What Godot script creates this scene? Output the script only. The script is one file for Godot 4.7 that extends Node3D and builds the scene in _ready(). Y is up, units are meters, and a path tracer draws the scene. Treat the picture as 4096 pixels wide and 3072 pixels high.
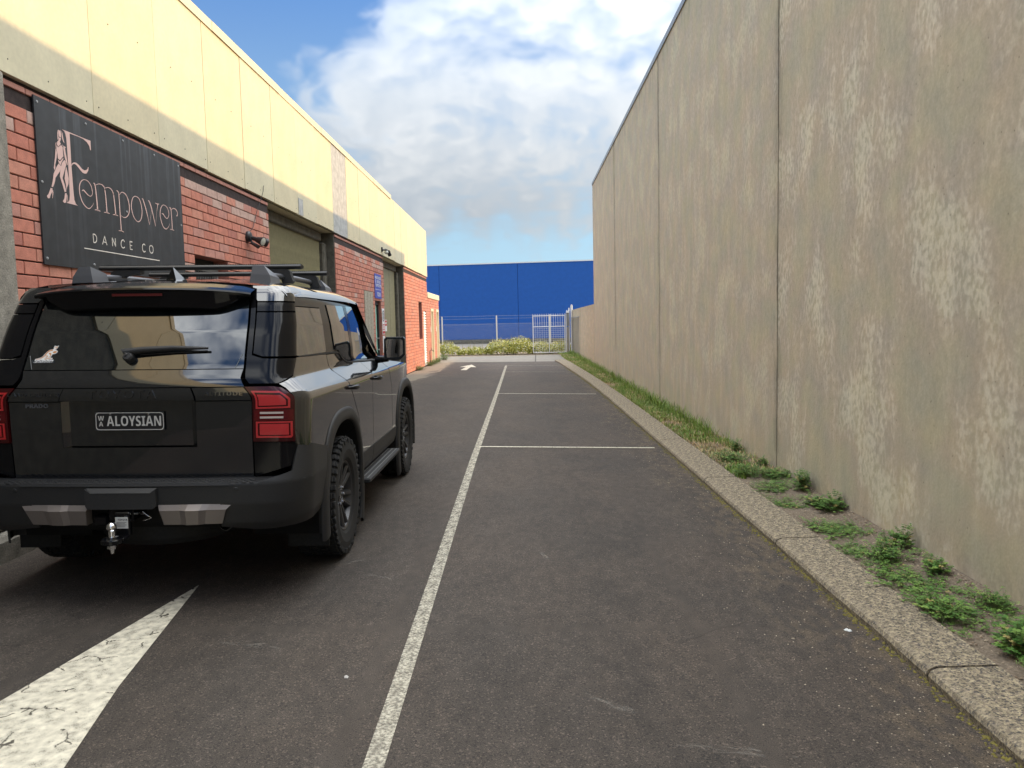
extends Node3D

# ---------------------------------------------------------------- mesh builder
class MB:
	var v := PackedVector3Array()
	var n := PackedVector3Array()
	var uv := PackedVector2Array()
	var uv2 := PackedVector2Array()
	var col := PackedColorArray()
	var use_col := false
	var use_uv2 := false
	var c := Color(1, 1, 1)
	var xf := Transform3D()

	func tri(a: Vector3, b: Vector3, d: Vector3, na: Vector3, nb: Vector3, nd: Vector3, ua := Vector2.ZERO, ub := Vector2.ZERO, ud := Vector2.ZERO) -> void:
		var g := (d - a).cross(b - a)
		if g.dot(na + nb + nd) < 0.0:
			var t := b; b = d; d = t
			var tn := nb; nb = nd; nd = tn
			var tu := ub; ub = ud; ud = tu
		v.append(xf * a); v.append(xf * b); v.append(xf * d)
		n.append(xf.basis * na); n.append(xf.basis * nb); n.append(xf.basis * nd)
		uv.append(ua); uv.append(ub); uv.append(ud)
		if use_col:
			col.append(c); col.append(c); col.append(c)

	func quad(a: Vector3, b: Vector3, d: Vector3, e: Vector3, nn: Vector3, u0 := Vector2(0, 0), u1 := Vector2(1, 1)) -> void:
		tri(a, b, d, nn, nn, nn, u0, Vector2(u1.x, u0.y), u1)
		tri(a, d, e, nn, nn, nn, u0, u1, Vector2(u0.x, u1.y))

	# a quad whose normal is found from its corners and turned towards «out»
	func face(a: Vector3, b: Vector3, d: Vector3, e: Vector3, out: Vector3) -> void:
		var nn := (d - a).cross(e - b)
		if nn.length_squared() < 1e-18:
			return
		nn = nn.normalized()
		if nn.dot(out) < 0.0:
			nn = -nn
		quad(a, b, d, e, nn)

	func box(lo: Vector3, hi: Vector3) -> void:
		var m := (lo + hi) * 0.5
		var h := (hi - lo) * 0.5
		for ax in 3:
			for s in [-1.0, 1.0]:
				var nn := Vector3.ZERO; nn[ax] = s
				var p := Vector3.ZERO; p[(ax + 1) % 3] = h[(ax + 1) % 3]
				var q := Vector3.ZERO; q[(ax + 2) % 3] = h[(ax + 2) % 3]
				var o: Vector3 = m + nn * h[ax]
				quad(o - p - q, o + p - q, o + p + q, o - p + q, nn)

	# box with chamfered edges
	func bbox(lo: Vector3, hi: Vector3, b: float) -> void:
		var m := (lo + hi) * 0.5
		var h := (hi - lo) * 0.5
		b = minf(b, minf(h.x, minf(h.y, h.z)) * 0.9)
		for ax in 3:
			var i := (ax + 1) % 3
			var j := (ax + 2) % 3
			for s in [-1.0, 1.0]:
				var nn := Vector3.ZERO; nn[ax] = s
				var p := Vector3.ZERO; p[i] = h[i] - b
				var q := Vector3.ZERO; q[j] = h[j] - b
				var o: Vector3 = m + nn * h[ax]
				quad(o - p - q, o + p - q, o + p + q, o - p + q, nn)
				for t in [-1.0, 1.0]:
					# edge between face ax,s and face i,t, along j
					var n2 := Vector3.ZERO; n2[i] = t
					var e1: Vector3 = m + nn * h[ax] + n2 * (h[i] - b)
					var e2: Vector3 = m + nn * (h[ax] - b) + n2 * h[i]
					quad(e1 - q, e1 + q, e2 + q, e2 - q, (nn + n2).normalized())
		for sx in [-1.0, 1.0]:
			for sy in [-1.0, 1.0]:
				for sz in [-1.0, 1.0]:
					var k := Vector3(sx, sy, sz)
					var a := m + k * (h - Vector3(0, b, b))
					var bb := m + k * (h - Vector3(b, 0, b))
					var d := m + k * (h - Vector3(b, b, 0))
					var nk := k.normalized()
					tri(a, bb, d, nk, nk, nk)

	func tube(pts: Array, r, sides := 8, caps := true) -> void:
		var rings := []
		var up := Vector3.UP
		for i in pts.size():
			var d: Vector3 = (pts[mini(i + 1, pts.size() - 1)] - pts[maxi(i - 1, 0)]).normalized()
			if absf(d.dot(up)) > 0.95:
				up = Vector3.RIGHT if absf(d.x) < 0.9 else Vector3.BACK
			var s := d.cross(up).normalized()
			var t := s.cross(d).normalized()
			up = t
			var ring := []
			var rr: float = r[i] if r is Array else r
			for k in sides:
				var a := TAU * k / sides
				var dir := s * cos(a) + t * sin(a)
				ring.append([pts[i] + dir * rr, dir])
			rings.append(ring)
		for i in rings.size() - 1:
			for k in sides:
				var k2 := (k + 1) % sides
				var A = rings[i][k]; var B = rings[i][k2]; var C = rings[i + 1][k2]; var D = rings[i + 1][k]
				tri(A[0], B[0], C[0], A[1], B[1], C[1])
				tri(A[0], C[0], D[0], A[1], C[1], D[1])
		if caps:
			for e in [0, rings.size() - 1]:
				var o: Vector3 = pts[e]
				var nn: Vector3 = (pts[0] - pts[1]).normalized() if e == 0 else (pts[e] - pts[e - 1]).normalized()
				for k in sides:
					tri(o, rings[e][k][0], rings[e][(k + 1) % sides][0], nn, nn, nn)

	# profile of (radius, height along axis) points, revolved round «axis» at «o»; sharp edges where flat
	func lathe(o: Vector3, axis: Vector3, prof: Array, seg := 24, smooth := true) -> void:
		axis = axis.normalized()
		var s := axis.cross(Vector3.UP if absf(axis.y) < 0.9 else Vector3.RIGHT).normalized()
		var t := axis.cross(s)
		for i in prof.size() - 1:
			var p: Vector2 = prof[i]
			var q: Vector2 = prof[i + 1]
			var dn := Vector2(q.y - p.y, -(q.x - p.x))
			if dn.length_squared() < 1e-14:
				continue
			dn = dn.normalized()
			for k in seg:
				var a0 := TAU * k / seg
				var a1 := TAU * (k + 1) / seg
				var d0 := s * cos(a0) + t * sin(a0)
				var d1 := s * cos(a1) + t * sin(a1)
				var n0 := (d0 * dn.x + axis * dn.y).normalized()
				var n1 := (d1 * dn.x + axis * dn.y).normalized()
				if not smooth:
					n0 = (n0 + n1).normalized(); n1 = n0
				var A := o + d0 * p.x + axis * p.y
				var B := o + d1 * p.x + axis * p.y
				var C := o + d1 * q.x + axis * q.y
				var D := o + d0 * q.x + axis * q.y
				if p.x > 1e-6:
					_keep(A, B, C, n0, n1, n1)
				if q.x > 1e-6:
					_keep(A, C, D, n0, n1, n0)

	func _keep(a: Vector3, b: Vector3, d: Vector3, na: Vector3, nb: Vector3, nd: Vector3) -> void:
		tri(a, b, d, na, nb, nd)

	# a polygon in x,y pushed back along -z by depth, its face at z = z0
	func prism(poly: PackedVector2Array, z0: float, depth: float, back := true) -> void:
		var ix := Geometry2D.triangulate_polygon(poly)
		for i in range(0, ix.size(), 3):
			var A := poly[ix[i]]; var B := poly[ix[i + 1]]; var C := poly[ix[i + 2]]
			tri(Vector3(A.x, A.y, z0), Vector3(B.x, B.y, z0), Vector3(C.x, C.y, z0), Vector3.BACK, Vector3.BACK, Vector3.BACK, A, B, C)
			if back and depth > 0.0:
				var f := Vector3.FORWARD
				tri(Vector3(A.x, A.y, z0 - depth), Vector3(B.x, B.y, z0 - depth), Vector3(C.x, C.y, z0 - depth), f, f, f)
		if depth > 0.0:
			var cw := -1.0 if Geometry2D.is_polygon_clockwise(poly) else 1.0
			for i in poly.size():
				var A := poly[i]; var B := poly[(i + 1) % poly.size()]
				var d := (B - A).normalized()
				var nn := Vector3(d.y, -d.x, 0) * cw
				quad(Vector3(A.x, A.y, z0), Vector3(B.x, B.y, z0), Vector3(B.x, B.y, z0 - depth), Vector3(A.x, A.y, z0 - depth), nn)

	func mesh() -> ArrayMesh:
		var m := ArrayMesh.new()
		if v.is_empty():
			return m
		var a := []
		a.resize(Mesh.ARRAY_MAX)
		a[Mesh.ARRAY_VERTEX] = v
		a[Mesh.ARRAY_NORMAL] = n
		a[Mesh.ARRAY_TEX_UV] = uv
		if use_uv2 and uv2.size() == v.size():
			a[Mesh.ARRAY_TEX_UV2] = uv2
		if use_col:
			a[Mesh.ARRAY_COLOR] = col
		m.add_surface_from_arrays(Mesh.PRIMITIVE_TRIANGLES, a)
		return m

var rng := RandomNumberGenerator.new()
var M := {}            # materials by name
var counts := {}       # names already given

func numbered(called: String, parent: Node) -> String:
	var key := str(parent.get_instance_id()) + called
	var k: int = counts.get(key, 0)
	counts[key] = k + 1
	return called if k == 0 else "%s_%03d" % [called, k]

func put(called: String, mesh: Mesh, mat: Material, parent: Node = self, at := Transform3D()) -> MeshInstance3D:
	var o := MeshInstance3D.new()
	o.name = numbered(called, parent)
	o.mesh = mesh
	if mat:
		o.material_override = mat
	o.transform = at
	parent.add_child(o, true)
	return o

func obj(called: String, mb: MB, mat: Material, parent: Node = self) -> MeshInstance3D:
	return put(called, mb.mesh(), mat, parent)

func thing(called: String, label: String, category: String, at := Vector3.ZERO, turn := 0.0, group := "") -> Node3D:
	var o := Node3D.new()
	o.name = numbered(called, self)
	add_child(o, true)
	o.position = at
	o.rotation.y = turn
	return tag(o, label, category, group)

func tag(o: Node3D, label: String, category: String, group := "") -> Node3D:
	o.set_meta("label", label)
	o.set_meta("category", category)
	if group:
		o.set_meta("group", group)
	return o

func struct_(o: Node3D) -> Node3D:
	o.set_meta("kind", "structure")
	return o

func stuff(o: Node3D) -> Node3D:
	o.set_meta("kind", "stuff")
	return o

func lin(r: float, g: float, b: float) -> Color:
	return Color(r, g, b).linear_to_srgb()

func mat(key: String, c: Color, rough := 0.6, metal := 0.0) -> StandardMaterial3D:
	var m := StandardMaterial3D.new()
	m.albedo_color = c
	m.roughness = rough
	m.metallic = metal
	m.resource_name = key
	M[key] = m
	return m

func noise(sd: int, freq: float, oct := 4, type := FastNoiseLite.TYPE_SIMPLEX_SMOOTH) -> FastNoiseLite:
	var f := FastNoiseLite.new()
	f.seed = sd
	f.frequency = freq
	f.noise_type = type
	f.fractal_octaves = oct
	f.fractal_type = FastNoiseLite.FRACTAL_FBM if oct > 1 else FastNoiseLite.FRACTAL_NONE
	return f

func bytes(f: FastNoiseLite, w: int, h: int, seamless := true) -> PackedByteArray:
	var im := f.get_seamless_image(w, h) if seamless else f.get_image(w, h)
	im.convert(Image.FORMAT_L8)
	return im.get_data()

func tex(w: int, h: int, data: PackedByteArray, fmt := Image.FORMAT_RGB8) -> ImageTexture:
	return ImageTexture.create_from_image(Image.create_from_data(w, h, false, fmt, data))

func sstep(a: float, b: float, x: float) -> float:
	var t := clampf((x - a) / (b - a), 0.0, 1.0)
	return t * t * (3.0 - 2.0 * t)

func lut(pts: Array, x: float) -> float:
	if x <= pts[0].x:
		return pts[0].y
	for i in range(1, pts.size()):
		if x <= pts[i].x:
			return lerpf(pts[i - 1].y, pts[i].y, (x - pts[i - 1].x) / (pts[i].x - pts[i - 1].x))
	return pts[-1].y

# the road's height: a slight crown under the vehicle, falling to the kerb and to the left wall
func road_y(x: float) -> float:
	if x > -2.9:
		return -0.012 * (x + 1.25)
	return lerpf(0.0198, -0.03, clampf((-2.9 - x) / 0.9, 0.0, 1.0))

func _ready() -> void:
	rng.seed = 7
	view_and_light()
	materials()
	ground()
	right_walls()
	left_building()
	far_end()
	signs_and_lamps()
	vehicle()
	verge()
	litter()

func view_and_light() -> void:
	var cam := Camera3D.new()
	cam.name = "camera"
	var f := 3090.0
	var roll := 0.0217
	var d := Vector3((2090.0 - 2048.0) / f, -(1293.0 - 1536.0) / f, -1.0).normalized()   # the alley's direction as the lens sees it
	var up := Vector3(-sin(roll), cos(roll), 0.0)
	up = (up + Vector3(0, 0, -up.dot(d) / d.z)).normalized()
	var right := d.cross(up)
	cam.basis = Basis(right, up, -d).inverse()
	cam.position = Vector3(0, 1.57, 0)
	cam.fov = rad_to_deg(2.0 * atan(1536.0 / f))
	cam.near = 0.05
	cam.far = 900.0
	add_child(cam)
	cam.current = true
	var env := Environment.new()
	env.background_mode = Environment.BG_SKY
	env.sky = Sky.new()
	env.sky.sky_material = sky_material()
	env.background_energy_multiplier = 1.0
	env.tonemap_mode = Environment.TONE_MAPPER_LINEAR
	env.tonemap_exposure = 2.15
	env.sdfgi_enabled = true
	env.ssao_enabled = true
	env.ssil_enabled = true
	var we := WorldEnvironment.new()
	we.name = "world_environment"
	we.environment = env
	add_child(we)
	var sun := DirectionalLight3D.new()
	sun.name = "sun"
	sun.light_color = Color(1.0, 0.84, 0.62)
	sun.light_energy = 0.60
	sun.light_angular_distance = 0.55
	sun.shadow_enabled = true
	add_child(sun)
	sun.look_at_from_position(Vector3(6.35, 2.57, -2.5), Vector3.ZERO)

# sky: thin blue low down, a broken sheet of pale cloud that is brighter overhead and towards the sun
func sky_material() -> PanoramaSkyMaterial:
	var w := 2560
	var h := 1280
	var fa := noise(11, 0.8, 4)
	var fb := noise(12, 1.0, 5)
	var fd := noise(15, 1.0, 3)
	var sun_dir := Vector3(6.35, 2.57, -2.5).normalized()
	var data := PackedFloat32Array()
	data.resize(w * h * 3)
	var i := 0
	for y in h:
		var el := PI * (0.5 - (y + 0.5) / h)
		if el < -0.01:
			break
		var se := maxf(sin(el), 0.0)
		var ce := cos(el)
		var fall := 1.0 / (se + 0.16)
		var t := sstep(0.0, 0.50, se)
		var low := sstep(0.155, 0.065, el)
		for x in w:
			var az := wrapf(TAU * (x + 0.5) / w, -PI, PI)     # 0 straight down the alley, growing to the right
			var dx := sin(az) * ce
			var dz := -cos(az) * ce
			var a := fa.get_noise_2d(dx * fall * 1.3 + 3.0, dz * fall * 1.3)
			var b := fb.get_noise_3d(dx * 6.0 + a * 0.8, se * 9.0, dz * 6.0 - a * 0.8)
			var c := fd.get_noise_3d(dx * 20.0, se * 30.0 + b * 1.5, dz * 20.0)
			# a clear patch high on the left of the alley
			var edge := el - 0.275 - 1.25 * (az + 0.27) + 0.22 * b + 0.06 * c
			var clear := sstep(-0.12, 0.16, edge) * sstep(1.0, 0.55, el) * sstep(-1.5, -0.9, az) * sstep(0.25, -0.05, az)
			var fine := sstep(0.40, 0.12, se)
			var behind := sstep(0.0, 0.5, dz) * sstep(0.2, 0.45, se)
			var cover := 0.72 + 0.45 * a + 0.42 * b + (0.16 + 0.16 * fine) * c - 1.35 * clear - 0.95 * low - behind * (0.42 - 0.35 * b)
			var dens := sstep(0.0, 0.80, cover)
			var puff := clampf(0.38 + 0.80 * b + (0.42 + 0.35 * fine) * c + 0.25 * a, 0.0, 1.0)
			var near := dx * sun_dir.x + se * sun_dir.y + dz * sun_dir.z
			var glow := pow(clampf(near * 0.5 + 0.5, 0.0, 1.0), 4.0)
			var lift := (0.335 + 3.5 * se * se + 0.03 * se) * (1.24 + 0.75 * glow)
			var blue := Vector3(lerpf(0.225, 0.045, t), lerpf(0.335, 0.125, t), lerpf(0.40, 0.32, t)) * (0.95 + 0.6 * glow)
			var warm := clampf(glow * 1.2 + se * se, 0.0, 1.0)
			var cl := Vector3(0.385, 0.435, 0.495).lerp(Vector3(0.56, 0.585, 0.61), puff * puff * 0.55 + puff * 0.35)
			cl = cl.lerp(Vector3(0.56, 0.55, 0.52), warm * 0.7) * lift
			var col := blue.lerp(cl, dens * 0.95)
			data[i] = col.x; data[i + 1] = col.y; data[i + 2] = col.z
			i += 3
	while i < data.size():
		data[i] = 0.20; data[i + 1] = 0.20; data[i + 2] = 0.20
		i += 3
	var im := Image.create_from_data(w, h, false, Image.FORMAT_RGBF, data.to_byte_array())
	var sm := PanoramaSkyMaterial.new()
	sm.panorama = ImageTexture.create_from_image(im)
	return sm

# ---------------------------------------------------------------- materials
func grain(key: String, base: Color, tile: float, amount: float, rough: float, sd: int, bump := 0.0, freq := 0.02) -> StandardMaterial3D:
	# a world-mapped material: base colour broken up by two noises
	var k := "grain%d_%.3f" % [sd, freq]
	var t = M.get(k)
	if t == null:
		var n1 := bytes(noise(sd, freq, 5), 512, 512)
		var n2 := bytes(noise(sd + 1, freq * 9.0, 2), 512, 512)
		var d := PackedByteArray(); d.resize(512 * 512)
		for i in d.size():
			d[i] = clampi(int(n1[i] * 0.55 + n2[i] * 0.45), 0, 255)
		t = d
		M[k] = d
	var rgb := PackedByteArray(); rgb.resize(512 * 512 * 3)
	for i in 512 * 512:
		var f: float = 1.0 - amount + amount * t[i] / 255.0
		var b := int(255.0 * clampf(f, 0, 1))
		rgb[i * 3] = b; rgb[i * 3 + 1] = b; rgb[i * 3 + 2] = b
	var m := mat(key, base, rough)
	m.albedo_texture = tex(512, 512, rgb)
	m.uv1_triplanar = true
	m.uv1_world_triplanar = true
	m.uv1_scale = Vector3.ONE / tile
	if bump > 0.0:
		m.heightmap_enabled = true
		m.heightmap_texture = tex(512, 512, t, Image.FORMAT_L8)
		m.heightmap_scale = bump
	return m

func retint(key: String, from: StandardMaterial3D, c: Color) -> StandardMaterial3D:
	var m: StandardMaterial3D = from.duplicate()
	m.albedo_color = c
	m.resource_name = key
	M[key] = m
	return m

func asphalt_material() -> void:
	var s := 1024
	var n1 := bytes(noise(21, 0.22, 3), s, s)
	var n2 := bytes(noise(22, 0.45, 1), s, s)
	var n3 := bytes(noise(23, 0.012, 3), s, s)
	var cells := noise(24, 0.24, 1, FastNoiseLite.TYPE_CELLULAR)
	cells.cellular_return_type = FastNoiseLite.RETURN_CELL_VALUE
	var n4 := bytes(cells, s, s)
	var rgb := PackedByteArray(); rgb.resize(s * s * 3)
	var hgt := PackedByteArray(); hgt.resize(s * s)
	for i in s * s:
		var g := 0.50 + (n1[i] - 128) / 255.0 * 0.34 + (n2[i] - 128) / 255.0 * 0.40 + (n3[i] - 128) / 255.0 * 0.05
		var stone := n4[i]
		hgt[i] = clampi(int(n1[i] * 0.6 + n2[i] * 0.3 + (stone & 31)), 0, 255)
		if stone > 236:
			g += 0.20
		elif stone < 26:
			g -= 0.15
		g = clampf(g, 0.12, 1.0)
		rgb[i * 3] = int(255.0 * g)
		rgb[i * 3 + 1] = int(252.0 * g)
		rgb[i * 3 + 2] = int(247.0 * g)
	# wide, unrepeated wear over the whole lane on the second map
	var w := 512
	var h := 2048
	var a := bytes(noise(31, 0.009, 4), w, h, false)
	var b := bytes(noise(32, 0.03, 4), w, h, false)
	var e := bytes(noise(33, 0.13, 3), w, h, false)
	var mac := PackedByteArray(); mac.resize(w * h * 3)
	for y in h:
		var z := 12.0 - 44.0 * y / h
		for x in w:
			var i := y * w + x
			var X := -4.0 + 6.0 * x / w
			var A := (a[i] - 128) / 255.0
			var B := (b[i] - 128) / 255.0
			var E := e[i] / 255.0
			var g := 0.68 + 0.10 * A + 0.09 * B + 0.14 * (E - 0.5)
			var warm := 0.55 * A - 0.25 * B
			# dust along the kerb
			var dust := sstep(1.15, 1.72, X + B * 0.5) * sstep(0.42, 0.58, E + B * 0.4) * 0.9
			# the vehicle's drips and the darker wheel paths
			g -= 0.10 * exp(-pow((X - 0.55 + A * 0.4) / 0.35, 2.0)) * sstep(0.4, 0.7, b[i] / 255.0)
			g -= 0.08 * exp(-pow((X + 1.9) / 0.5, 2.0))
			# worn, paler asphalt near the left wall and far end, plus a painted sun patch
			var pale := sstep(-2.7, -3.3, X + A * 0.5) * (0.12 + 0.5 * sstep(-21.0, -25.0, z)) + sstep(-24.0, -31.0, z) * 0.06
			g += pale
			var r := g * (1.0 + 0.06 * warm + 0.03)
			var gg := g * 0.985
			var bb := g * (0.965 - 0.06 * warm)
			r = lerpf(r, 1.0, dust * 0.5); gg = lerpf(gg, 0.92, dust * 0.5); bb = lerpf(bb, 0.78, dust * 0.5)
			mac[i * 3] = clampi(int(r * 255), 0, 255)
			mac[i * 3 + 1] = clampi(int(gg * 255), 0, 255)
			mac[i * 3 + 2] = clampi(int(bb * 255), 0, 255)
	var m := mat("asphalt", lin(0.555, 0.495, 0.42), 0.85)
	m.albedo_texture = tex(s, s, rgb)
	m.heightmap_enabled = true
	m.heightmap_texture = tex(s, s, hgt, Image.FORMAT_L8)
	m.heightmap_scale = 0.40
	m.detail_enabled = true
	m.detail_albedo = tex(w, h, mac)
	m.detail_blend_mode = BaseMaterial3D.BLEND_MODE_MUL
	m.detail_uv_layer = BaseMaterial3D.DETAIL_UV_2
	M["asphalt_tex"] = m.albedo_texture
	M["asphalt_h"] = m.heightmap_texture

func wall_texture(sd: int, scour: float) -> Array:
	var w := 1024
	var h := 1024
	var blob := bytes(noise(sd, 0.006, 4), w, h, false)
	var st := noise(sd + 1, 0.03, 5).get_image(w, h / 4)
	st.convert(Image.FORMAT_L8)
	st.resize(w, h, Image.INTERPOLATE_CUBIC)
	var streak := st.get_data()
	var f2 := noise(sd + 2, 0.12, 5).get_image(w, h * 10 / 17)
	f2.convert(Image.FORMAT_L8)
	f2.resize(w, h, Image.INTERPOLATE_CUBIC)
	var fine := f2.get_data()
	var tone := bytes(noise(sd + 3, 0.012, 3), w, h, false)
	var dot := bytes(noise(sd + 4, 0.3, 2), w, h, false)
	var rgb := PackedByteArray(); rgb.resize(w * h * 3)
	var hg := PackedByteArray(); hg.resize(w * h)
	for y in h:
		var v := float(y) / h               # 0 at the top
		for x in w:
			var i := y * w + x
			var bl := blob[i] / 255.0
			var s := streak[i] / 255.0
			var f := fine[i] / 255.0
			var t := (tone[i] - 128) / 255.0
			var d := (dot[i] - 128) / 255.0
			# scoured pale patches with lacy edges; grime beside the joints and under the capping
			var where := bl * 0.7 + s * 0.3
			var lace := sstep(0.36, 0.70, f * 0.75 + where * 0.5 - 0.16)
			var pale := lace * sstep(0.40, 0.68, where) * scour + 0.16 * sstep(0.45, 0.9, s) * f
			var side := minf(x, w - 1 - x) * 6.7 / w
			var grime := exp(-side / 0.10) * sstep(0.35, 0.8, s + 0.25 * (1.0 - v)) * 0.5 + exp(-v * 6.4 / 0.5) * sstep(0.40, 0.75, s) * 0.35
			var foot := exp(-(1.0 - v) * 6.4 / 0.35) * sstep(0.3, 0.7, f) * 0.18
			var g := 0.80 + 0.045 * t + 0.05 * (s - 0.5) + 0.06 * d + 0.08 * (f - 0.5) + 0.04 * (bl - 0.5)
			g *= 1.0 - 0.45 * grime - foot
			var r := g * (0.985 + 0.03 * t)
			var gg := g * (0.925 + 0.012 * sin(bl * 9.0) + 0.01 * grime)
			var bb := g * (0.800 - 0.05 * t)
			r = lerpf(r, 0.98 + 0.06 * d, pale * 0.50)
			gg = lerpf(gg, 0.945 + 0.06 * d, pale * 0.50)
			bb = lerpf(bb, 0.86 + 0.06 * d, pale * 0.50)
			# trowel pits
			if d < -0.40 and f < 0.40:
				r *= 0.72; gg *= 0.72; bb *= 0.72
			rgb[i * 3] = clampi(int(r * 255), 0, 255)
			rgb[i * 3 + 1] = clampi(int(gg * 255), 0, 255)
			rgb[i * 3 + 2] = clampi(int(bb * 255), 0, 255)
			hg[i] = clampi(int(110 + 60 * (f - 0.5) + 40 * pale + 40 * d), 0, 255)
	return [tex(w, h, rgb), tex(w, h, hg, Image.FORMAT_L8)]

func materials() -> void:
	asphalt_material()
	for k in 3:
		var t := wall_texture([71, 51, 41][k], [0.35, 0.85, 0.15][k])
		var m := mat("concrete_wall_%d" % k, lin(0.86, 0.86, 0.845), 0.9)
		m.albedo_texture = t[0]
		m.heightmap_enabled = true
		m.heightmap_texture = t[1]
		m.heightmap_scale = 0.5
		if k == 2:
			retint("concrete_low", m, lin(0.86, 0.83, 0.78))
	# exposed aggregate of the kerb
	var s := 512
	var c1 := noise(61, 0.13, 1, FastNoiseLite.TYPE_CELLULAR)
	c1.cellular_return_type = FastNoiseLite.RETURN_CELL_VALUE
	var cv := bytes(c1, s, s)
	var cn := bytes(noise(62, 0.02, 4), s, s)
	var cf := bytes(noise(63, 0.30, 2), s, s)
	var rgb := PackedByteArray(); rgb.resize(s * s * 3)
	for i in s * s:
		var v := cv[i]
		var g := 0.60 + (cn[i] - 128) / 255.0 * 0.35 + (cf[i] - 128) / 255.0 * 0.4
		var r := g; var gg := g * 0.94; var b := g * 0.84
		if v > 150:
			r = g * 1.20; gg = g * 1.14; b = g * 0.98
		elif v < 60:
			r = g * 0.66; gg = g * 0.64; b = g * 0.63
		rgb[i * 3] = clampi(int(r * 255), 0, 255); rgb[i * 3 + 1] = clampi(int(gg * 255), 0, 255); rgb[i * 3 + 2] = clampi(int(b * 255), 0, 255)
	var km := mat("kerb", lin(0.64, 0.60, 0.54), 0.9)
	km.albedo_texture = tex(s, s, rgb)
	km.uv1_triplanar = true
	km.uv1_world_triplanar = true
	km.uv1_scale = Vector3.ONE / 0.5
	km.heightmap_enabled = true
	km.heightmap_texture = tex(s, s, cf, Image.FORMAT_L8)
	km.heightmap_scale = 0.3
	var br := grain("brick_a", lin(0.72, 0.275, 0.19), 1.3, 0.26, 0.85, 71, 0.25)
	retint("brick_b", br, lin(0.67, 0.25, 0.175))
	retint("brick_c", br, lin(0.74, 0.32, 0.225))
	retint("brick_d", br, lin(0.65, 0.31, 0.245))
	retint("brick_e", br, lin(0.58, 0.225, 0.17))
	retint("brick_f", br, lin(0.70, 0.47, 0.39))
	var bv := retint("brick_mixed", br, Color.WHITE)
	bv.vertex_color_use_as_albedo = true
	grain("mortar", lin(0.07, 0.048, 0.045), 1.0, 0.5, 0.95, 72)
	var cr := grain("cream_sheet", lin(0.75, 0.665, 0.44), 2.2, 0.10, 0.55, 73, 0.0, 0.008)
	retint("cream_sheet_b", cr, lin(0.735, 0.67, 0.46))
	retint("cream_trim", cr, lin(0.78, 0.70, 0.50))
	grain("zinc_sheet", lin(0.66, 0.66, 0.63), 1.1, 0.35, 0.5, 74, 0.0, 0.012)
	grain("old_concrete", lin(0.50, 0.46, 0.38), 1.6, 0.5, 0.9, 75, 0.5)
	grain("dark_concrete", lin(0.21, 0.195, 0.155), 1.6, 0.5, 0.9, 75, 0.5)
	grain("olive_door", lin(0.34, 0.31, 0.17), 1.4, 0.25, 0.6, 76)
	grain("weathered_board", lin(0.66, 0.60, 0.48), 0.8, 0.5, 0.9, 77)
	grain("soil", lin(0.42, 0.33, 0.235), 0.6, 0.6, 0.95, 78, 1.2, 0.05)
	grain("far_ground", lin(0.22, 0.21, 0.19), 6.0, 0.4, 0.95, 79)
	grain("crossover", lin(0.31, 0.28, 0.235), 3.0, 0.3, 0.9, 80, 0.2)
	grain("blue_wall", lin(0.007, 0.112, 0.46), 4.0, 0.12, 0.6, 81)
	grain("galvanised", lin(0.52, 0.53, 0.53), 0.5, 0.3, 0.45, 82).metallic = 0.35
	mat("white_trim", lin(0.80, 0.81, 0.78), 0.5)
	mat("seal", lin(0.07, 0.06, 0.05), 0.9)
	mat("black_metal", lin(0.02, 0.02, 0.022), 0.45)
	mat("grey_metal", lin(0.22, 0.23, 0.23), 0.5)
	mat("shadow_room", lin(0.03, 0.03, 0.03), 0.9)
	mat("teal_paint", lin(0.30, 0.66, 0.56), 0.5)
	mat("white_paint", lin(0.78, 0.78, 0.75), 0.6)
	paint_material()

# worn road paint: the asphalt shows through pits, abraded edges and cracks
func paint_material() -> void:
	var s := 1024
	var cr := noise(91, 0.0058, 3, FastNoiseLite.TYPE_CELLULAR)
	cr.cellular_return_type = FastNoiseLite.RETURN_DISTANCE2_SUB
	cr.fractal_type = FastNoiseLite.FRACTAL_NONE
	cr.domain_warp_enabled = true
	cr.domain_warp_amplitude = 40.0
	cr.domain_warp_frequency = 0.02
	var a := bytes(cr, s, s)
	var b := bytes(noise(92, 0.25, 2), s, s)
	var c := bytes(noise(93, 0.02, 4), s, s)
	var d := bytes(noise(94, 0.006, 2), s, s)
	for kind in 2:
		var px := PackedByteArray(); px.resize(s * s * 4)
		for i in s * s:
			var g := 0.86 + (c[i] - 128) / 255.0 * 0.26
			var al := 1.0
			var pit := b[i] / 255.0 + (c[i] - 128) / 255.0 * 0.5
			if kind == 0:
				if a[i] < 7 and d[i] > 140:
					al = 0.15
				if pit < 0.22:
					al = 0.4
			else:
				al = 0.38 + 0.55 * sstep(0.25, 0.75, pit * 0.8 + (d[i] - 128) / 255.0 * 0.35)
				if pit < 0.24:
					al = 0.15
			px[i * 4] = clampi(int(255 * g), 0, 255)
			px[i * 4 + 1] = clampi(int(250 * g), 0, 255)
			px[i * 4 + 2] = clampi(int(232 * g), 0, 255)
			px[i * 4 + 3] = int(al * 255)
		var m := mat("paint_%d" % kind, lin(0.74, 0.72, 0.68), 0.8)
		m.albedo_texture = tex(s, s, px, Image.FORMAT_RGBA8)
		m.transparency = BaseMaterial3D.TRANSPARENCY_ALPHA

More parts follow.
